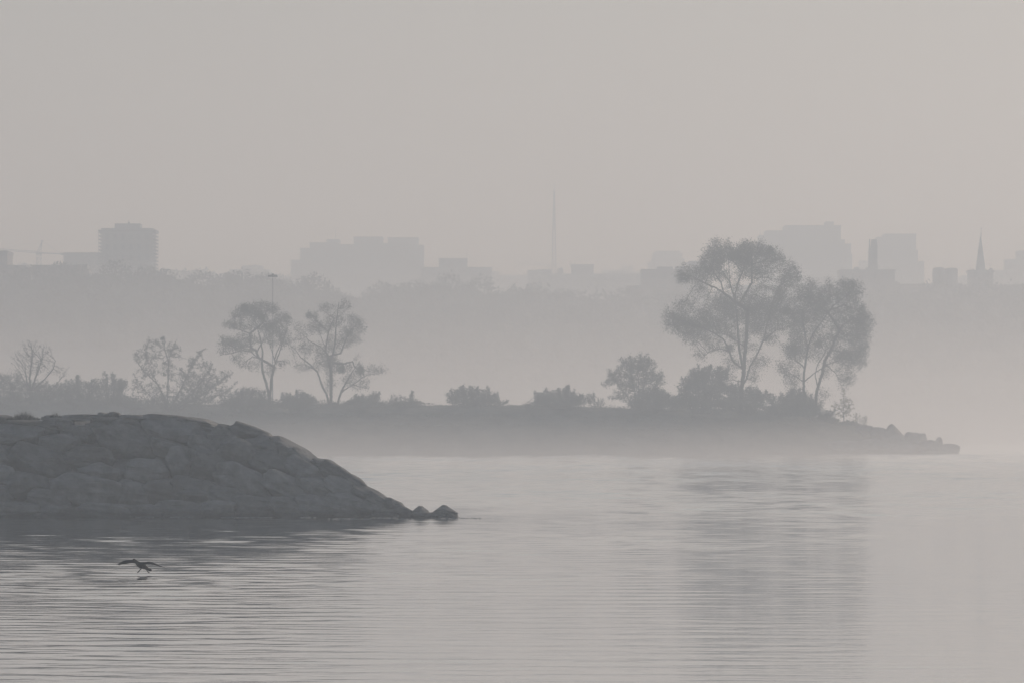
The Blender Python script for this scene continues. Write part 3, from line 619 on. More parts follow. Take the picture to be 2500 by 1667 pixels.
def bush(name, label, blobs, D, seed, n=350, extra=4200, mat='leaf_dark', leaves=7, l=.17, w=.055, base=None, tip=.012, grav=-.03, cat='bush', step=.26, align=.3, **k):
    sh = random.Random(seed * 3)
    blobs = list(blobs) + [(b[0] + sh.uniform(-.8, .8) * b[2], b[1] - b[3] * sh.uniform(.75, 1.05), sh.uniform(2, 4.5), sh.uniform(4, 9), .42) for b in blobs for _ in range(3) if b[2] < 34]
    cx = sum(b[0] for b in blobs) / len(blobs); by = base if base else max(b[1] + b[3] for b in blobs) + 4
    rr = random.Random(seed); limbs = []
    for j, b in enumerate(blobs):
        bx = cx + (b[0] - cx) * .45; limbs.append([(bx, by), ((bx + b[0]) / 2 + rr.uniform(-2, 2), (by + b[1]) / 2), (b[0], b[1])])
    return plant(name, label, cat, D, limbs, blobs, seed, n_attr=n, step=step, kill=.28, tip=tip, leaves=leaves, l=l, w=w, spread=.1, grav=grav, mat=mat, extra=extra, align=align, **k)
bush('hedge_bush', 'massive dark hedge bush at the left edge under the bare bush', [(-30, 935, 60, 34), (30, 940, 50, 34), (90, 950, 50, 28), (140, 958, 40, 24), (40, 975, 120, 24)], 994, 81, n=700, extra=15000)
bush('hedge_bush', 'ragged middle hedge bush with thin shoots right of the bare bush', [(165, 950, 32, 22), (200, 952, 34, 22), (192, 930, 10, 12, .5), (215, 938, 18, 10, .6), (190, 978, 60, 20)], 995, 82, n=460, extra=6500)
bush('hedge_bush', 'hedge bush with two upright twigs just left of the tall leafy shrub', [(245, 950, 28, 22), (285, 948, 28, 22), (260, 925, 7, 14, .4), (278, 926, 6, 12, .4), (298, 940, 16, 12), (275, 978, 60, 20), (320, 985, 40, 18)], 996, 83, n=460, extra=6500)
bush('low_bush', 'rounded low bush at the foot of the forked tree', [(608, 962, 38, 20), (580, 972, 26, 20), (640, 974, 30, 18), (610, 985, 66, 18), (560, 985, 30, 18)], 992, 84, n=420, extra=8500, mat='leaf_dark')
bush('low_bush', 'low clumped bush between the forked tree and the thick-trunked tree', [(705, 975, 22, 16), (738, 972, 28, 17), (760, 980, 16, 14), (725, 988, 60, 14)], 992, 85, n=360, extra=7000)
bush('low_bush', 'low sparse bush right of the thick-trunked tree', [(880, 975, 22, 12), (910, 972, 22, 12), (895, 985, 46, 10), (860, 982, 22, 8)], 995, 86, n=260, extra=4200)
bush('twiggy_bush', 'thin twiggy growth trailing along the bank crest right of centre-left trees', [(965, 975, 22, 10, .5), (1000, 978, 26, 9, .5), (1003, 966, 5, 8, .3), (985, 985, 48, 8)], 996, 87, n=220, extra=900, leaves=5)
bush('rounded_bush', 'isolated dark clumpy bush on the bare middle of the bank', [(1107, 970, 20, 17), (1128, 960, 18, 16), (1152, 962, 22, 18), (1180, 964, 22, 17), (1205, 974, 18, 13), (1228, 985, 15, 6, .4), (1160, 982, 74, 14)], 997, 88, n=520, extra=8500, base=1000)
bush('rounded_bush', 'dome-shaped dark bush with a small tuft on top, right of the isolated clumpy bush', [(1325, 972, 24, 15), (1350, 965, 24, 16), (1385, 966, 26, 15), (1382, 950, 9, 8, .8), (1410, 976, 22, 14), (1360, 986, 76, 16)], 997, 89, n=520, extra=10500, base=1004)
bush('twiggy_bush', 'sparse twiggy bush on the right shoulder of the dome-shaped bush', [(1440, 974, 16, 14, .7), (1462, 984, 18, 9, .6)], 998, 90, n=130, extra=420, leaves=5, base=1000)
plant('round_tree', 'small rounded tree left of the tallest tree', 'tree', 998,
 [[(1556, 1004), (1553, 975), (1545, 935), (1532, 895)], [(1560, 1004), (1568, 960), (1580, 900), (1582, 880)], [(1550, 1004), (1530, 965), (1505, 935), (1490, 915)], [(1545, 990), (1515, 970), (1495, 972)], [(1562, 1000), (1590, 955), (1610, 925)], [(1558, 1000), (1560, 940), (1556, 890)]],
 [(1530, 895, 26, 26, 1.1), (1556, 888, 22, 24, 1), (1582, 890, 26, 28, 1.1), (1497, 922, 22, 24, .8), (1480, 938, 12, 14, .6), (1530, 930, 34, 26, 1.3), (1575, 930, 36, 30, 1.3), (1610, 925, 16, 26, .9), (1510, 962, 24, 14, .5), (1560, 965, 40, 22, 1.0), (1605, 965, 22, 22, .9)],
 91, n_attr=1100, step=.28, kill=.3, tip=.01, leaves=14, l=.26, w=.042, spread=.14, grav=-.03, align=.7, mat='leaf')
bush('dense_bush', 'dark solid bush at the right foot of the small rounded tree', [(1585, 970, 34, 20), (1620, 975, 32, 22), (1560, 985, 26, 16), (1605, 990, 66, 16)], 994, 92, n=420, extra=9500)
bush('dense_bush', 'spiky-topped bush spreading below the left branches of the tallest tree', [(1700, 925, 28, 26), (1725, 915, 26, 22), (1760, 915, 24, 20), (1680, 948, 30, 22), (1740, 948, 50, 26), (1715, 980, 70, 24), (1660, 980, 30, 20)], 991, 93, n=900, extra=14000, leaves=9, l=.26, w=.045, align=.65)
bush('dense_bush', 'dark mounded bush hiding the base of the tallest tree', [(1795, 958, 26, 22), (1835, 962, 30, 20), (1860, 970, 16, 14), (1820, 985, 56, 20), (1775, 985, 30, 18)], 990, 94, n=500, extra=9500)
bush('dense_bush', 'loose bush between the trunks of the two largest trees', [(1885, 975, 20, 14, .6), (1915, 978, 22, 16), (1940, 970, 22, 22), (1910, 995, 56, 14)], 992, 95, n=420, extra=6500)
bush('dense_bush', 'dark undergrowth around the trunks of the leaning tree', [(1960, 985, 30, 24), (1985, 998, 26, 18), (2020, 1012, 22, 10), (1950, 1005, 50, 14)], 992, 96, n=380, extra=7500)
plant('sapling', 'pale yellow-leaved young tree at the right end of the spit vegetation', 'tree', 999,
 [[(2060, 1034), (2060, 1000), (2060, 970), (2060, 952)], [(2060, 1010), (2048, 992), (2038, 980)], [(2060, 1010), (2072, 992), (2080, 978)], [(2060, 995), (2050, 975)], [(2060, 995), (2068, 970)]],
 [(2060, 962, 8, 12, .8), (2060, 985, 18, 16, 1), (2043, 992, 14, 14, .8), (2074, 990, 14, 16, .8), (2058, 1008, 24, 14, .8)],
 101, n_attr=240, step=.22, kill=.26, tip=.011, leaves=5, l=.2, w=.055, spread=.06, grav=-.03, mat='leaf_yellow')
bush('twiggy_bush', 'low pale twiggy bush on the slope right of the yellow sapling', [(2092, 1022, 14, 12, .8), (2108, 1028, 12, 12, .7)], 1000, 102, n=150, extra=120, leaves=2.0, base=1044, mat='leaf_yellow')
bush('low_bush', 'low clump of leaves on the bank left of the yellow sapling', [(2012, 1020, 16, 7), (2034, 1026, 20, 7), (2070, 1034, 26, 6)], 996, 103, n=160, extra=2600, base=1042)

# ---------------------------------------------------------------- far shore: hills and woods
RX = [-900, -300, 0, 215, 262, 300, 330, 400, 450, 500, 530, 600, 650, 700, 760, 830, 872, 905, 930, 980, 1030, 1100, 1190, 1250, 1300, 1340, 1500, 2050, 2600, 3200]
RY = [700, 695, 690, 667, 668, 680, 670, 674, 690, 692, 697, 692, 682, 698, 697, 708, 738, 722, 714, 706, 701, 692, 712, 708, 720, 730, 737, 730, 715, 715]
def ridge(x): return float(np.interp(x, RX, RY))
def ridge_D(x): return float(np.interp(x, [-900, 820, 930, 3200], [1760, 1780, 1985, 2040]))
def hills():
    xs = np.linspace(-900, 3300, 260); vs = []; fs = []; T = [0, .06, .15, .3, .5, .7, .85, 1.0, 1.3, 2.5, 9, 30]
    for x in xs:
        D1 = ridge_D(x); D0 = 1500 + 12 * mnoise.noise(Vector((x * .01, 0, 0))); zt = Z(ridge(x) + 14, D1)
        for t in T:
            D = D0 + (D1 - D0) * min(t, 1) + max(0, t - 1) * 110
            z = -1.5 if t == 0 else zt * min(1, t) ** .62
            if t > 1: z = zt - 2.0
            if t > 2: z = 34.0
            z += 1.2 * mnoise.noise(Vector((x * .02, D * .02, 1))) * (0 < t < 1)
            vs.append((X(x, D), D, z))
    n = len(T)
    for i in range(len(xs) - 1):
        for j in range(n - 1): fs.append((i * n + j, (i + 1) * n + j, (i + 1) * n + j + 1, i * n + j + 1))
    o = mesh('hills', vs, fs, M['hill'], smooth=True); tag(o, kind='structure')
hills()
def wood(name, x0, x1, dens, seed, rows, size=(16, 52), flat=False):
    r = np.random.RandomState(seed); V = []; k = 0
    for (t, dy) in rows:
        x = x0
        while x < x1:
            D1 = ridge_D(x); D = 1500 + (D1 - 1500) * t + r.uniform(-9, 9); R = size[0] + (size[1] - size[0]) * r.uniform() ** 1.6
            zt = Z(ridge(x) + 14, D1) * t ** .62 if t < .99 else None
            cy = (YH - (zt - H) * F / D) if zt is not None else ridge(x) + dy + R * 1.02
            if t < .99: cy -= R * .35
            n = int(dens * (R / 30) ** 2); s = D / F
            u = r.normal(size=(n, 3)); u /= np.linalg.norm(u, axis=1)[:, None]; u *= r.uniform(.35, 1, (n, 1)) ** .5
            u *= (1 + .28 * vnoise(u * 2, seed + k, 2.2))[:, None]
            V.append(np.array(P(x, cy + r.uniform(-5, 5), D)) + u * np.array([R * s, R * s, R * s * r.uniform(.75, 1.05)])); k += 1
            x += R * r.uniform(.55, 1.0)
    C = np.vstack(V); d = r.normal(size=C.shape); d /= np.linalg.norm(d, axis=1)[:, None]
    v, f = leaf_quads(C, d, .95, .28, r, .2); o = mesh(name, v, f, M['wood']); tag(o, kind='stuff')
wood('far_wood', -300, 880, 330, 201, [(1.0, 0), (1.0, 10), (.93, 0), (.8, 0), (.66, 0), (.5, 0), (.35, 0), (.2, 0), (.08, 0)])
wood('far_wood', 872, 1420, 300, 202, [(1.0, 0), (1.0, 10), (.9, 0), (.75, 0), (.6, 0), (.45, 0), (.3, 0), (.15, 0)])
wood('far_wood', 1420, 2900, 170, 203, [(.9, 0), (.72, 0), (.55, 0), (.38, 0), (.2, 0), (.07, 0)], size=(34, 52))
# pale tree-lined ridges farther back
def ridge_wood(name, pts, D, dens, seed, size=(12, 24)):
    r = np.random.RandomState(seed); V = []; xs = [p[0] for p in pts]; ys = [p[1] for p in pts]; x = xs[0]; s = D / F
    while x < xs[-1]:
        for j in range(4):
            R = r.uniform(*size); y = np.interp(x, xs, ys) + R + j * R * 1.1; n = int(dens)
            u = r.normal(size=(n, 3)); u /= np.linalg.norm(u, axis=1)[:, None]; u *= r.uniform(.3, 1, (n, 1)) ** .5
            V.append(np.array(P(x, y, D + j * -4 + r.uniform(-6, 6))) + u * np.array([R * s, R * s, R * s]))
        x += R * .8
    C = np.vstack(V); d = r.normal(size=C.shape); d /= np.linalg.norm(d, axis=1)[:, None]
    v, f = leaf_quads(C, d, 1.5, .5, r, .2); o = mesh(name, v, f, M['wood']); tag(o, kind='stuff')
ridge_wood('distant_wood', [(370, 668), (400, 660), (450, 657), (500, 659), (520, 667), (560, 670), (600, 664), (640, 662), (690, 672), (715, 680), (740, 700)], 2650, 110, 301)
ridge_wood('distant_wood', [(20, 650), (50, 644), (85, 647), (110, 655)], 2850, 100, 302, (9, 16))
ridge_wood('distant_wood', [(590, 680), (640, 678), (700, 684), (780, 702)], 2250, 110, 303, (12, 20))
ridge_wood('distant_wood', [(1480, 664), (1520, 660), (1560, 668)], 3300, 90, 304, (9, 14))

# ---------------------------------------------------------------- city buildings
GROUND_Z = 33.0
def building(name, label, D, parts, cat='building', mat='concrete', group=None, deep=22.0, zb=GROUND_Z):
    """parts: (part name, x0, x1, y top [, y bottom, extra depth offset, material])"""
    xs = [p[1] for p in parts] + [p[2] for p in parts]
    root = empty(name, (X((min(xs) + max(xs)) / 2, D), D, zb)); tag(root, label, cat, group)
    made = []
    for i, p in enumerate(parts):
        pn, x0, x1, yt = p[:4]; yb = p[4] if len(p) > 4 and p[4] else None; off = p[5] if len(p) > 5 else 0.0; mt = p[6] if len(p) > 6 else mat
        z1 = Z(yt, D); z0 = Z(yb, D) if yb else zb - 1.5
        d0 = D + off + i * .006; d1 = d0 + deep * (.97 - .013 * i) - 2 * off
        a, b = X(x0, D), X(x1, D)
        m = MB().box(a, b, d0, d1, z0, z1)
        o = m.build(pn, M[mt], root); made.append((o, a, b, d0, d1, z1))
        if pn in ('tower', 'wing', 'block', 'hall', 'step') and (b - a) > 3:      # parapet, set proud of the wall
            e = .16; q = MB()
            q.box(a - e, b + e, d0 - e, d0 + .3, z1 - .15, z1 + .55); q.box(a - e, b + e, d1 - .3, d1 + e, z1 - .15, z1 + .55)
            q.box(a - e, a + .3, d0 + .3, d1 - .3, z1 - .15, z1 + .55); q.box(b - .3, b + e, d0 + .3, d1 - .3, z1 - .15, z1 + .55)
            n = len(o.data.vertices); me = o.data
            bm = bmesh.new(); bm.from_mesh(me)
            off3 = Vector(root.location)
            for fv in q.f: pass
            vv = [bm.verts.new(Vector(v) - off3) for v in q.v]
            for fv in q.f: bm.faces.new([vv[t] for t in fv])
            bm.to_mesh(me); bm.free()
    return root, made
def antenna(root, x, y0, y1, D, off, r=.12, cross=(), name='antenna', mat='metal'):
    b = MB(); b.bar((X(x, D), D + off, Z(y0, D)), (X(x, D), D + off, Z(y1, D)), r, r * .6, 6)
    for yc, hw in cross: b.bar((X(x - hw, D), D + off, Z(yc, D)), (X(x + hw, D), D + off, Z(yc, D)), r * .7, None, 4)
    b.build(name, M[mat], root)

building('office_block', 'dark stepped office block cut by the left picture edge', 1800, [('tower', -70, 17, 617.6), ('block', -70, 63, 653, None, -.5)], mat='brick', zb=36)
b, _ = building('low_block', 'long low dark block between the crane and the tall apartment tower', 1800, [('block', 79, 196, 652.5), ('roof_hump', 184, 210, 645, 670, 4, 'plain'), ('step', 196, 216, 657, None, 1)], mat='brick', zb=36)
for x0, x1, y in ((115, 118, 646), (120.5, 122.5, 647), (125, 126.5, 645.5), (135, 139, 648), (146, 149, 650)):
    MB().box(X(x0, 1800), X(x1, 1800), 1806, 1807, Z(653.5, 1800), Z(y, 1800)).build('vent', M['metal'], b)
building('slab_block', 'pale flat-topped block directly left of the apartment tower', 2250, [('block', 155, 246, 621), ('lift_house', 177, 183, 616, 625, 5, 'plain'), ('lift_house', 191, 203, 617.5, 625, 5, 'plain'), ('lift_house', 220, 231, 615.5, 625, 5, 'plain'), ('vent', 207, 209, 618, 625, 5, 'plain'), ('vent', 164, 166, 617.5, 625, 5, 'plain')], mat='concrete')
# apartment tower with open balconies on both flanks
D = 2050
b, made = building('apartment_tower', 'tall apartment tower with balconies on both edges at the left', D, [('tower', 248.5, 372, 562), ('roof_slab', 240, 380.5, 561.5, 566, -.3, 'plain'), ('penthouse', 278.5, 341, 545.5, 561.2, 3, 'plain')], mat='concrete', deep=18)
MB().taper(X(310.5, D), D + 9, Z(545.4, D), Z(541, D), .42, .28, 8).taper(X(310.5, D), D + 9, Z(540.9, D), Z(536.5, D), .14, .08, 6).build('roof_vent', M['metal'], made[2][0])
for x0, x1 in ((240, 248.3), (372.2, 380.5)):
    m = MB(); y = 566.5
    while y < 668:
        m.box(X(x0, D), X(x1, D), D + .5, D + 15, Z(y + 2.4, D), Z(y, D)); y += 8.6
    for px in (x0 + .2, (x0 + x1) / 2, x1 - 1.0):
        for dd in (D + .3, D + 14.4): m.box(X(px, D), X(px + .8, D), dd, dd + .25, Z(690, D), Z(566.3, D))
    m.build('balcony_stack', M['plain'], b)
building('small_block', 'tiny pale rooftop block with a pointed roof beside the light mast', 2900, [('block', 560, 592, 661), ('block', 591, 639, 651.5, None, 1), ('step', 640, 656, 658.5), ('roof_base', 612, 630, 647.5, 655, 4, 'plain')], mat='concrete')
for o in [q for q in bpy.data.objects if q.name.startswith('small_block')]:
    MB().taper(X(621, 2900), 2909, Z(647.4, 2900), Z(643.5, 2900), 1.5, .15, 4).build('roof', M['roofing'], o)
# big stepped complex
b, _ = building('stepped_complex', 'wide pale stepped complex of towers in the centre-left skyline', 2950,
 [('wing', 709.5, 740, 638), ('wing', 733, 770, 609, None, .6), ('tower', 756.5, 805, 595, None, 1.2), ('tower', 797.5, 827, 587.5, None, 1.8), ('block', 822, 870, 599.5, None, 2.2), ('tower', 863.5, 933, 581, 600, 1.4), ('block', 866, 932, 596, None, 2.8), ('lift_house', 905, 923, 578.5, 583, 6, 'plain'), ('block', 930, 950, 597, None, 3.0),
  ('tower', 947, 1020.5, 583, None, 1.0), ('step', 1018, 1034, 598, None, 2.0)], mat='glass', deep=34)
antenna(b, 817.5, 588, 555, 2950, 14, .13); antenna(b, 985, 583, 578, 2950, 14, .16)
b, _ = building('flat_roofed_block', 'mid-grey block with a central penthouse right of the stepped complex', 2550, [('block', 1028, 1200, 656), ('penthouse', 1070.5, 1140.5, 630, 658, 5, 'plain'), ('step', 1061, 1072, 652.5, 658, 5, 'plain'), ('lift_house', 1180, 1200, 657.5, None, -.6)], mat='concrete', deep=26)
antenna(b, 1092.5, 631, 624, 2550, 12, .13); antenna(b, 1139, 632, 607, 2550, 12, .09)
building('low_block', 'very pale low block between the two flat-roofed blocks', 3350, [('step', 1198, 1217.5, 665), ('block', 1217.5, 1300, 674)], mat='concrete')
b, _ = building('hospital_block', 'long pale block with a flared rooftop box right of the lattice mast', 2650, [('block', 1290, 1568, 672), ('step', 1288, 1345, 662, None, 8), ('step', 1314, 1346, 661.5, 674, 3), ('lift_house', 1361.5, 1375.5, 655, 674, 4, 'plain')], mat='concrete', deep=26)
MB().add([(X(x, 2650), d, Z(y, 2650)) for y, xa, xb in ((673, 1396, 1449.5), (650, 1395, 1450), (645, 1393.2, 1451.5)) for d in (2655, 2668) for x in (xa, xb)],
         [(0, 1, 5, 4), (4, 5, 9, 8), (2, 6, 7, 3), (6, 10, 11, 7), (0, 4, 6, 2), (4, 8, 10, 6), (1, 3, 7, 5), (5, 7, 11, 9), (8, 9, 11, 10), (0, 2, 3, 1)]).build('plant_room', M['plain'], b)
antenna(b, 1393.6, 652, 636, 2650, 6, .14); antenna(b, 1404.3, 645, 636, 2650, 8, .14)
building('far_block', 'faint low block on the skyline left of the dark stepped block', 3900, [('block', 1470, 1520, 661), ('block', 1518, 1544.5, 652.5), ('step', 1544, 1600, 665)], mat='concrete')
building('dark_stepped_block', 'darker stepped block partly hidden by the left side of the tallest tree', 2080, [('block', 1567, 1700, 662), ('penthouse', 1606, 1643.5, 650.8, 664, 4, 'plain'), ('penthouse', 1651, 1672, 649.5, 664, 4, 'plain'), ('wing', 1684, 1730, 641.5, None, 3), ('step', 1532, 1570, 702, None, -.8), ('canopy', 1514.5, 1533, 709, 711, 2, 'plain'), ('step', 1500, 1534, 727, None, -1.2)], mat='brick')
building('stepped_tower', 'faint terraced tower behind the dark stepped block, left of the tallest tree', 3500, [('tower', 1600.5, 1660, 615.5), ('step', 1595, 1666, 621, None, .5), ('step', 1592.5, 1670.5, 633, None, 1), ('step', 1583, 1680, 643, None, 1.5), ('lift_house', 1624, 1632, 613.5, 617, 6, 'plain')], mat='glass')
building('shed', 'long low shed roof on the near skyline left of the big trees', 2120, [('block', 1335, 1510, 737), ('lift_house', 1375.5, 1392, 716.5, 740, 3, 'plain')], mat='brick', deep=14)
building('small_block', 'little square-topped block rising from the woods below the lattice mast', 2100, [('block', 1281.5, 1299.5, 704), ('step', 1289, 1292, 697, 706, 3, 'plain')], mat='brick', deep=9)
b, _ = building('high_rise', 'large pale high-rise complex behind the right side of the tallest tree', 2950,
 [('tower', 1918, 2053, 553.5), ('wing', 1872, 1920, 566, None, .7), ('wing', 1856, 1874, 577, None, 1.4), ('penthouse', 2018, 2037.5, 540.5, 556, 6, 'plain'), ('wing', 2050, 2063.5, 585, None, 1.2), ('wing', 2062, 2078.5, 595, None, 2), ('step', 2076, 2081.5, 620, None, 2.6), ('roof_rail', 1870, 1880, 570, 578, 4, 'plain')], mat='glass', deep=34)
antenna(b, 1857, 577, 560, 2950, 6, .12); antenna(b, 2020, 541, 536, 2950, 12, .12)
building('low_block', 'pale low block between the leaning tree and the high-rise', 2500, [('block', 1940, 2020, 680.5), ('step', 2018, 2060, 683.5)], mat='concrete')
b, _ = building('factory', 'darker flat-roofed factory with cornice and a tapering chimney', 2080, [('block', 2051.5, 2184.5, 662.5), ('cornice', 2049.5, 2187, 660.5, 663.5, -.35, 'plain'), ('step', 2184, 2192, 686.5, None, 1), ('step', 2190, 2198, 689, None, 1.5)], mat='brick', deep=18)
D = 2080
m = MB(); cx = X(2134.5, D)
m.taper(cx, D + 8, Z(661, D), Z(604, D), 23 / F * D / 1.414 * .98, 21 / F * D / 1.414 * .98); m.taper(X(2137, D), D + 8, Z(604, D), Z(583.5, D), 17.5 / F * D / 1.414, 12.6 / F * D / 1.414)
chim = m.build('chimney', M['plain'], b)
MB().bar((X(2126.3, D), D + 7.9, Z(606, D)), (X(2126.6, D), D + 7.9, Z(582.5, D)), .19, .19, 8).build('flue', M['metal'], chim)
for cxp, rr, yb, yt in ((2093, 6.5, 661, 651), (2120, 5, 661, 653)):
    m = MB(); s = D / F; m.taper(X(cxp, D), D + 5, Z(yb, D), Z(yt + 3, D), rr * s, rr * s * 1.05, 10); m.taper(X(cxp, D), D + 5, Z(yt + 3, D), Z(yt, D), rr * s * 1.05, rr * s * .5, 10); m.build('roof_vent', M['metal'], b)
building('far_block', 'small faint block seen between the factory chimney and the high-rise', 3500, [('block', 2101, 2124, 639), ('step', 2095, 2103, 660, None, 1)], mat='concrete')
building('glass_tower', 'pale square tower rising behind the factory chimney', 3050, [('tower', 2160.5, 2236.5, 574), ('wing', 2143, 2162, 581.5, None, .7), ('wing', 2235, 2241.5, 611, None, 1), ('step', 2240, 2257, 641, None, 1.6)], mat='glass', deep=26)
# silos
D = 2080; s = D / F
for lab, cxp, yt in (('left one of the two squat domed silos near the right edge', 2295, 652), ('right one of the two squat domed silos near the right edge', 2326, 653)):
    root = empty('silo', (X(cxp, D), D + 6, 38)); tag(root, lab, 'silo', 'pair of domed silos')
    R = 15.4 * s; m = MB(); m.taper(X(cxp, D), D + 6, 38, Z(yt + 4, D), R, R, 24, 0); m.build('shell', M['plain'], root)
    m = MB(); m.taper(X(cxp, D), D + 6, Z(yt + 3.9, D), Z(yt + 1, D), R * 1.0, R * .78, 24, 0); m.taper(X(cxp, D), D + 6, Z(yt + .98, D), Z(yt, D), R * .78, R * .2, 24, 0); m.build('dome', M['roofing'], root)
building('low_annexe', 'low stepped annexe at the right foot of the silos', 2085, [('step', 2340, 2349, 692), ('step', 2348, 2356, 699, None, .5)], mat='brick', deep=9)
building('far_block', 'faint low block between the silos and the church tower', 3100, [('step', 2343, 2352, 677), ('block', 2351, 2367, 672, None, .6)], mat='concrete', deep=12)
# church
D = 2060; s = D / F
b, _ = building('church', 'square church tower with a slender cross-topped spire at the right', D, [('tower', 2365.5, 2425, 663.5), ('cornice', 2362, 2428, 661.8, 664.6, -.4, 'plain'), ('turret', 2418, 2424, 655.5, 661.7, 1, 'plain')], cat='church', mat='brick', deep=7.6)
m = MB(); m.taper(X(2396, D), D + 3.8, Z(661.7, D), Z(578, D), 13.2 * s, 1.6 * s, 8, math.pi / 8); m.taper(X(2397.3, D), D + 3.8, Z(578, D), Z(565, D), 1.5 * s, .5 * s, 8); spire = m.build('spire', M['roofing'], b)
m = MB(); m.bar((X(2397.5, D), D + 3.8, Z(566, D)), (X(2397.5, D), D + 3.8, Z(554.5, D)), .07); m.bar((X(2395.2, D), D + 3.8, Z(558.3, D)), (X(2399.8, D), D + 3.8, Z(558.3, D)), .09); m.build('cross', M['metal'], spire)
for px, yt in ((2370, 652), (2374, 653), (2378, 655)): MB().taper(X(px, D), D + 1, Z(661.7, D), Z(yt, D), .14, .05, 4).build('pinnacle', M['plain'], b)
antenna(b, 2418.3, 655.3, 632, D, 1.4, .05, cross=((646, 8),), name='aerial')
building('apartment_block', 'pale stepped block cut by the right picture edge', 3000, [('wing', 2428, 2463, 663), ('block', 2460.5, 2491, 636, None, .6), ('tower', 2489, 2600, 615, None, 1.2)], mat='concrete', deep=26)
building('warehouse', 'long level warehouse roofline below the church and silos', 2130, [('hall', 2150, 2760, 699.5), ('hall', 2190, 2280, 697.8, None, -.5)], mat='brick', deep=30, zb=36)
building('apartment_block', 'low roofline hidden behind the two largest trees', 2250, [('block', 1560, 1800, 735), ('wing', 1790, 2060, 700, None, 1)], mat='concrete', zb=36)

# ---------------------------------------------------------------- masts, crane, lights
def lattice(m, base, topp, w0, w1, n, r):
    base = Vector(base); topp = Vector(topp); pr = None
    for k in range(n + 1):
        t = k / n; c = base.lerp(topp, t); w = w0 + (w1 - w0) * t
        q = [c + Vector((sx * w, sy * w, 0)) for sx, sy in ((-1, -1), (1, -1), (1, 1), (-1, 1))]
        if pr:
            for a in range(4):
                m.bar(pr[a], q[a], r); m.bar(pr[a], q[(a + 1) % 4], r * .6); m.bar(pr[(a + 1) % 4], q[a], r * .6); m.bar(q[a], q[(a + 1) % 4], r * .6)
        pr = q
D = 3000; s = D / F
root = empty('lattice_mast', (X(1352, D), D, 34)); tag(root, 'tall slender lattice broadcasting mast rising from the centre skyline', 'mast')
m = MB(); lattice(m, (X(1352, D), D, 34), (X(1352.6, D), D, Z(560, D)), 9.5 * s, 3.3 * s, 26, .2); lattice(m, (X(1352.6, D), D, Z(560, D)), (X(1353, D), D, Z(474, D)), 3.3 * s, 1.6 * s, 22, .19); m.build('frame', M['metal'], root)
m = MB()
for y, hw in ((467.5, 5.5), (471, 3), (475, 2.6)): m.bar((X(1353 - hw, D), D, Z(y, D)), (X(1353 + hw, D), D, Z(y, D)), .16); m.bar((X(1353, D), D - hw * s, Z(y, D)), (X(1353, D), D + hw * s, Z(y, D)), .16)
m.taper(X(1353, D), D, Z(478, D), Z(466, D), 2.0 * s, 1.5 * s, 8); m.build('antenna_ring', M['metal'], root)
MB().bar((X(1353, D), D, Z(467, D)), (X(1353, D), D, Z(445, D)), .12, .05, 6).build('spike', M['metal'], root)
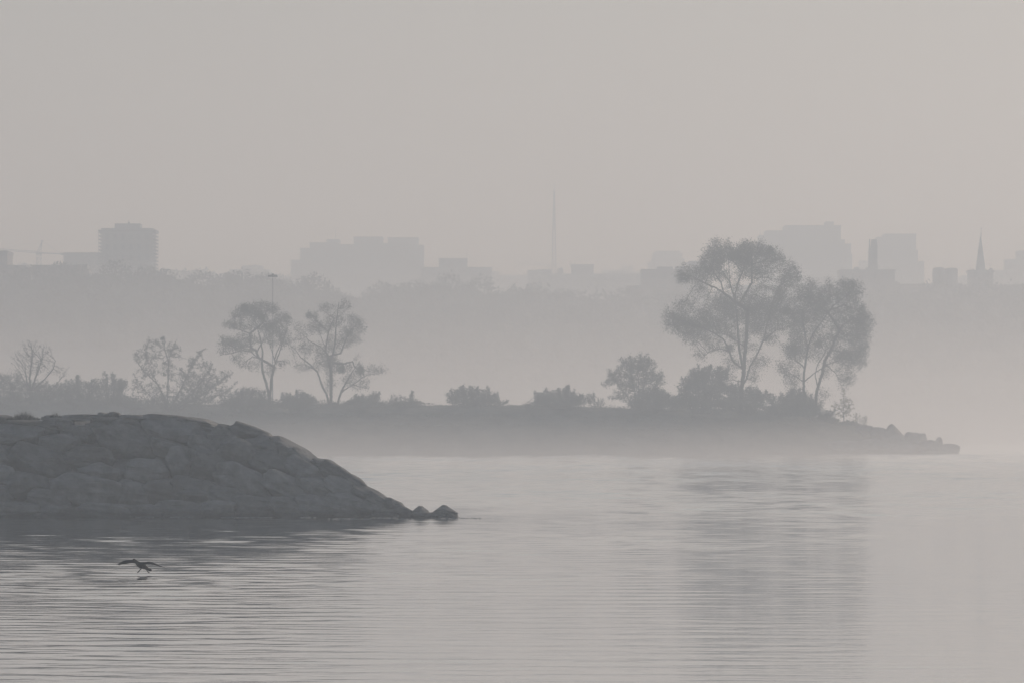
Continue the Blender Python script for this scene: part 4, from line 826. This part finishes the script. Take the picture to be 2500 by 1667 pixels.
def crane(label, D, xm, yb, yt, apex, jib_end, counter_end, w=3.4, r=.07, zb=34):
    s = D / F; root = empty('tower_crane', (X(xm, D), D, zb)); tag(root, label, 'crane')
    m = MB(); lattice(m, (X(xm, D), D, zb), (X(xm, D), D, Z(yt, D)), w * s, w * s, int((Z(yt, D) - zb) / (w * s * 2.2)), r); m.build('mast', M['metal'], root)
    m = MB(); m.box(X(xm - w * 1.3, D), X(xm + w * 1.3, D), D - w * s * 1.3, D + w * s * 1.3, Z(yt, D), Z(yt - 5, D)); m.build('cab', M['metal'], root)
    m = MB()
    def truss(a, b, hgt):
        a = Vector(a); b = Vector(b); n = max(3, int((b - a).length / (hgt * 1.4))); pa = None
        for k in range(n + 1):
            c = a.lerp(b, k / n); hh = hgt * (1 - .5 * k / n); q = (c + Vector((0, -.5, 0)), c + Vector((0, .5, 0)), c + Vector((0, 0, hh)))
            if pa:
                for i in range(3): m.bar(pa[i], q[i], r * 1.1)
                for i in range(3): m.bar(pa[i], q[(i + 1) % 3], r * .7)
            pa = q
    j = (X(xm, D), D, Z(yt - 3, D)); truss(j, (X(jib_end[0], D), D, Z(jib_end[1], D)), 4.6 * s); m.build('jib', M['metal'], root)
    m = MB(); truss(j, (X(counter_end[0], D), D, Z(counter_end[1], D)), 2.4 * s); m.build('counter_jib', M['metal'], root)
    ce = counter_end; d = 1 if ce[0] > xm else -1
    MB().box(X(ce[0] - 6, D), X(ce[0] + 2, D), D - .6, D + .6, Z(ce[1] + 3, D), Z(ce[1] - 3, D)).build('counterweight', M['metal'], root)
    if apex:
        m = MB()
        ax, ay = apex
        for dx, dd in ((-w, -.4), (w, -.4), (0, .5)): m.bar((X(xm + dx, D), D + dd, Z(yt - 4, D)), (X(ax, D), D, Z(ay, D)), r * 1.4)
        for t in (.25, .5, .75):
            y = (yt - 4) + (ay - yt + 4) * t; x = xm + (ax - xm) * t; m.bar((X(x - w * (1 - t), D), D, Z(y, D)), (X(x + w * (1 - t), D), D, Z(y, D)), r)
        m.bar((X(ax - 3, D), D, Z(ay, D)), (X(ax + 3, D), D, Z(ay, D)), r * 1.6); m.build('apex_frame', M['metal'], root)
        m = MB(); m.bar((X(ax, D), D, Z(ay, D)), (X(ce[0] - 5, D), D, Z(ce[1] - 1, D)), r * .5); m.bar((X(ax, D), D, Z(ay, D)), (X(xm + (jib_end[0] - xm) * .65, D), D, Z(jib_end[1] + 4, D)), r * .35); m.build('tie_rods', M['metal'], root)
crane('tower crane with a raised apex and long jib at the far left', 2500, 95, 700, 622, (103, 588), (-60, 606), (154, 621), w=5.2, r=.1)
crane('faint tower crane with a low jib left of the lattice mast', 3700, 1341, 680, 651, None, (1261, 644), (1372, 655), w=1.8, r=.11)
D = 3700; root = empty('luffing_crane', (X(2298, D), D, 34)); tag(root, 'faint crane boom slanting up behind the two silos', 'crane')
m = MB(); m.bar((X(2298, D), D, 34), (X(2300, D), D, Z(655, D)), .6); m.build('mast', M['metal'], root)
m = MB(); lattice(m, (X(2300, D), D, Z(655, D)), (X(2316.5, D), D, Z(620, D)), .5, .3, 8, .09); m.bar((X(2313, D), D, Z(621, D)), (X(2321, D), D, Z(619.5, D)), .16); m.build('boom', M['metal'], root)
# high-mast light on the near hill
D = 1024; s = D / F; root = empty('light_mast', (X(666, D), D, 2.5)); tag(root, 'slim high-mast light with a ring of lamps above the forked tree', 'street lamp')
MB().bar((X(665.5, D), D, 2.5), (X(666, D), D, Z(672, D)), .08, .045, 8).build('pole', M['metal'], root)
m = MB(); m.taper(X(666, D), D, Z(674, D), Z(668.5, D), 3.6 * s, 3.0 * s, 10); m.build('head', M['metal'], root)
for k in range(8):
    a = math.pi * 2 * k / 8; cx, cy = X(666, D) + 8.5 * s * math.cos(a), D + 8.5 * s * math.sin(a)
    MB().taper(cx, cy, Z(676.8, D), Z(671.6, D), 3.4 * s, 2.6 * s, 8).bar((cx, cy, Z(672, D)), (X(666, D), D, Z(672, D)), .05).build('lamp', M['metal'], root)
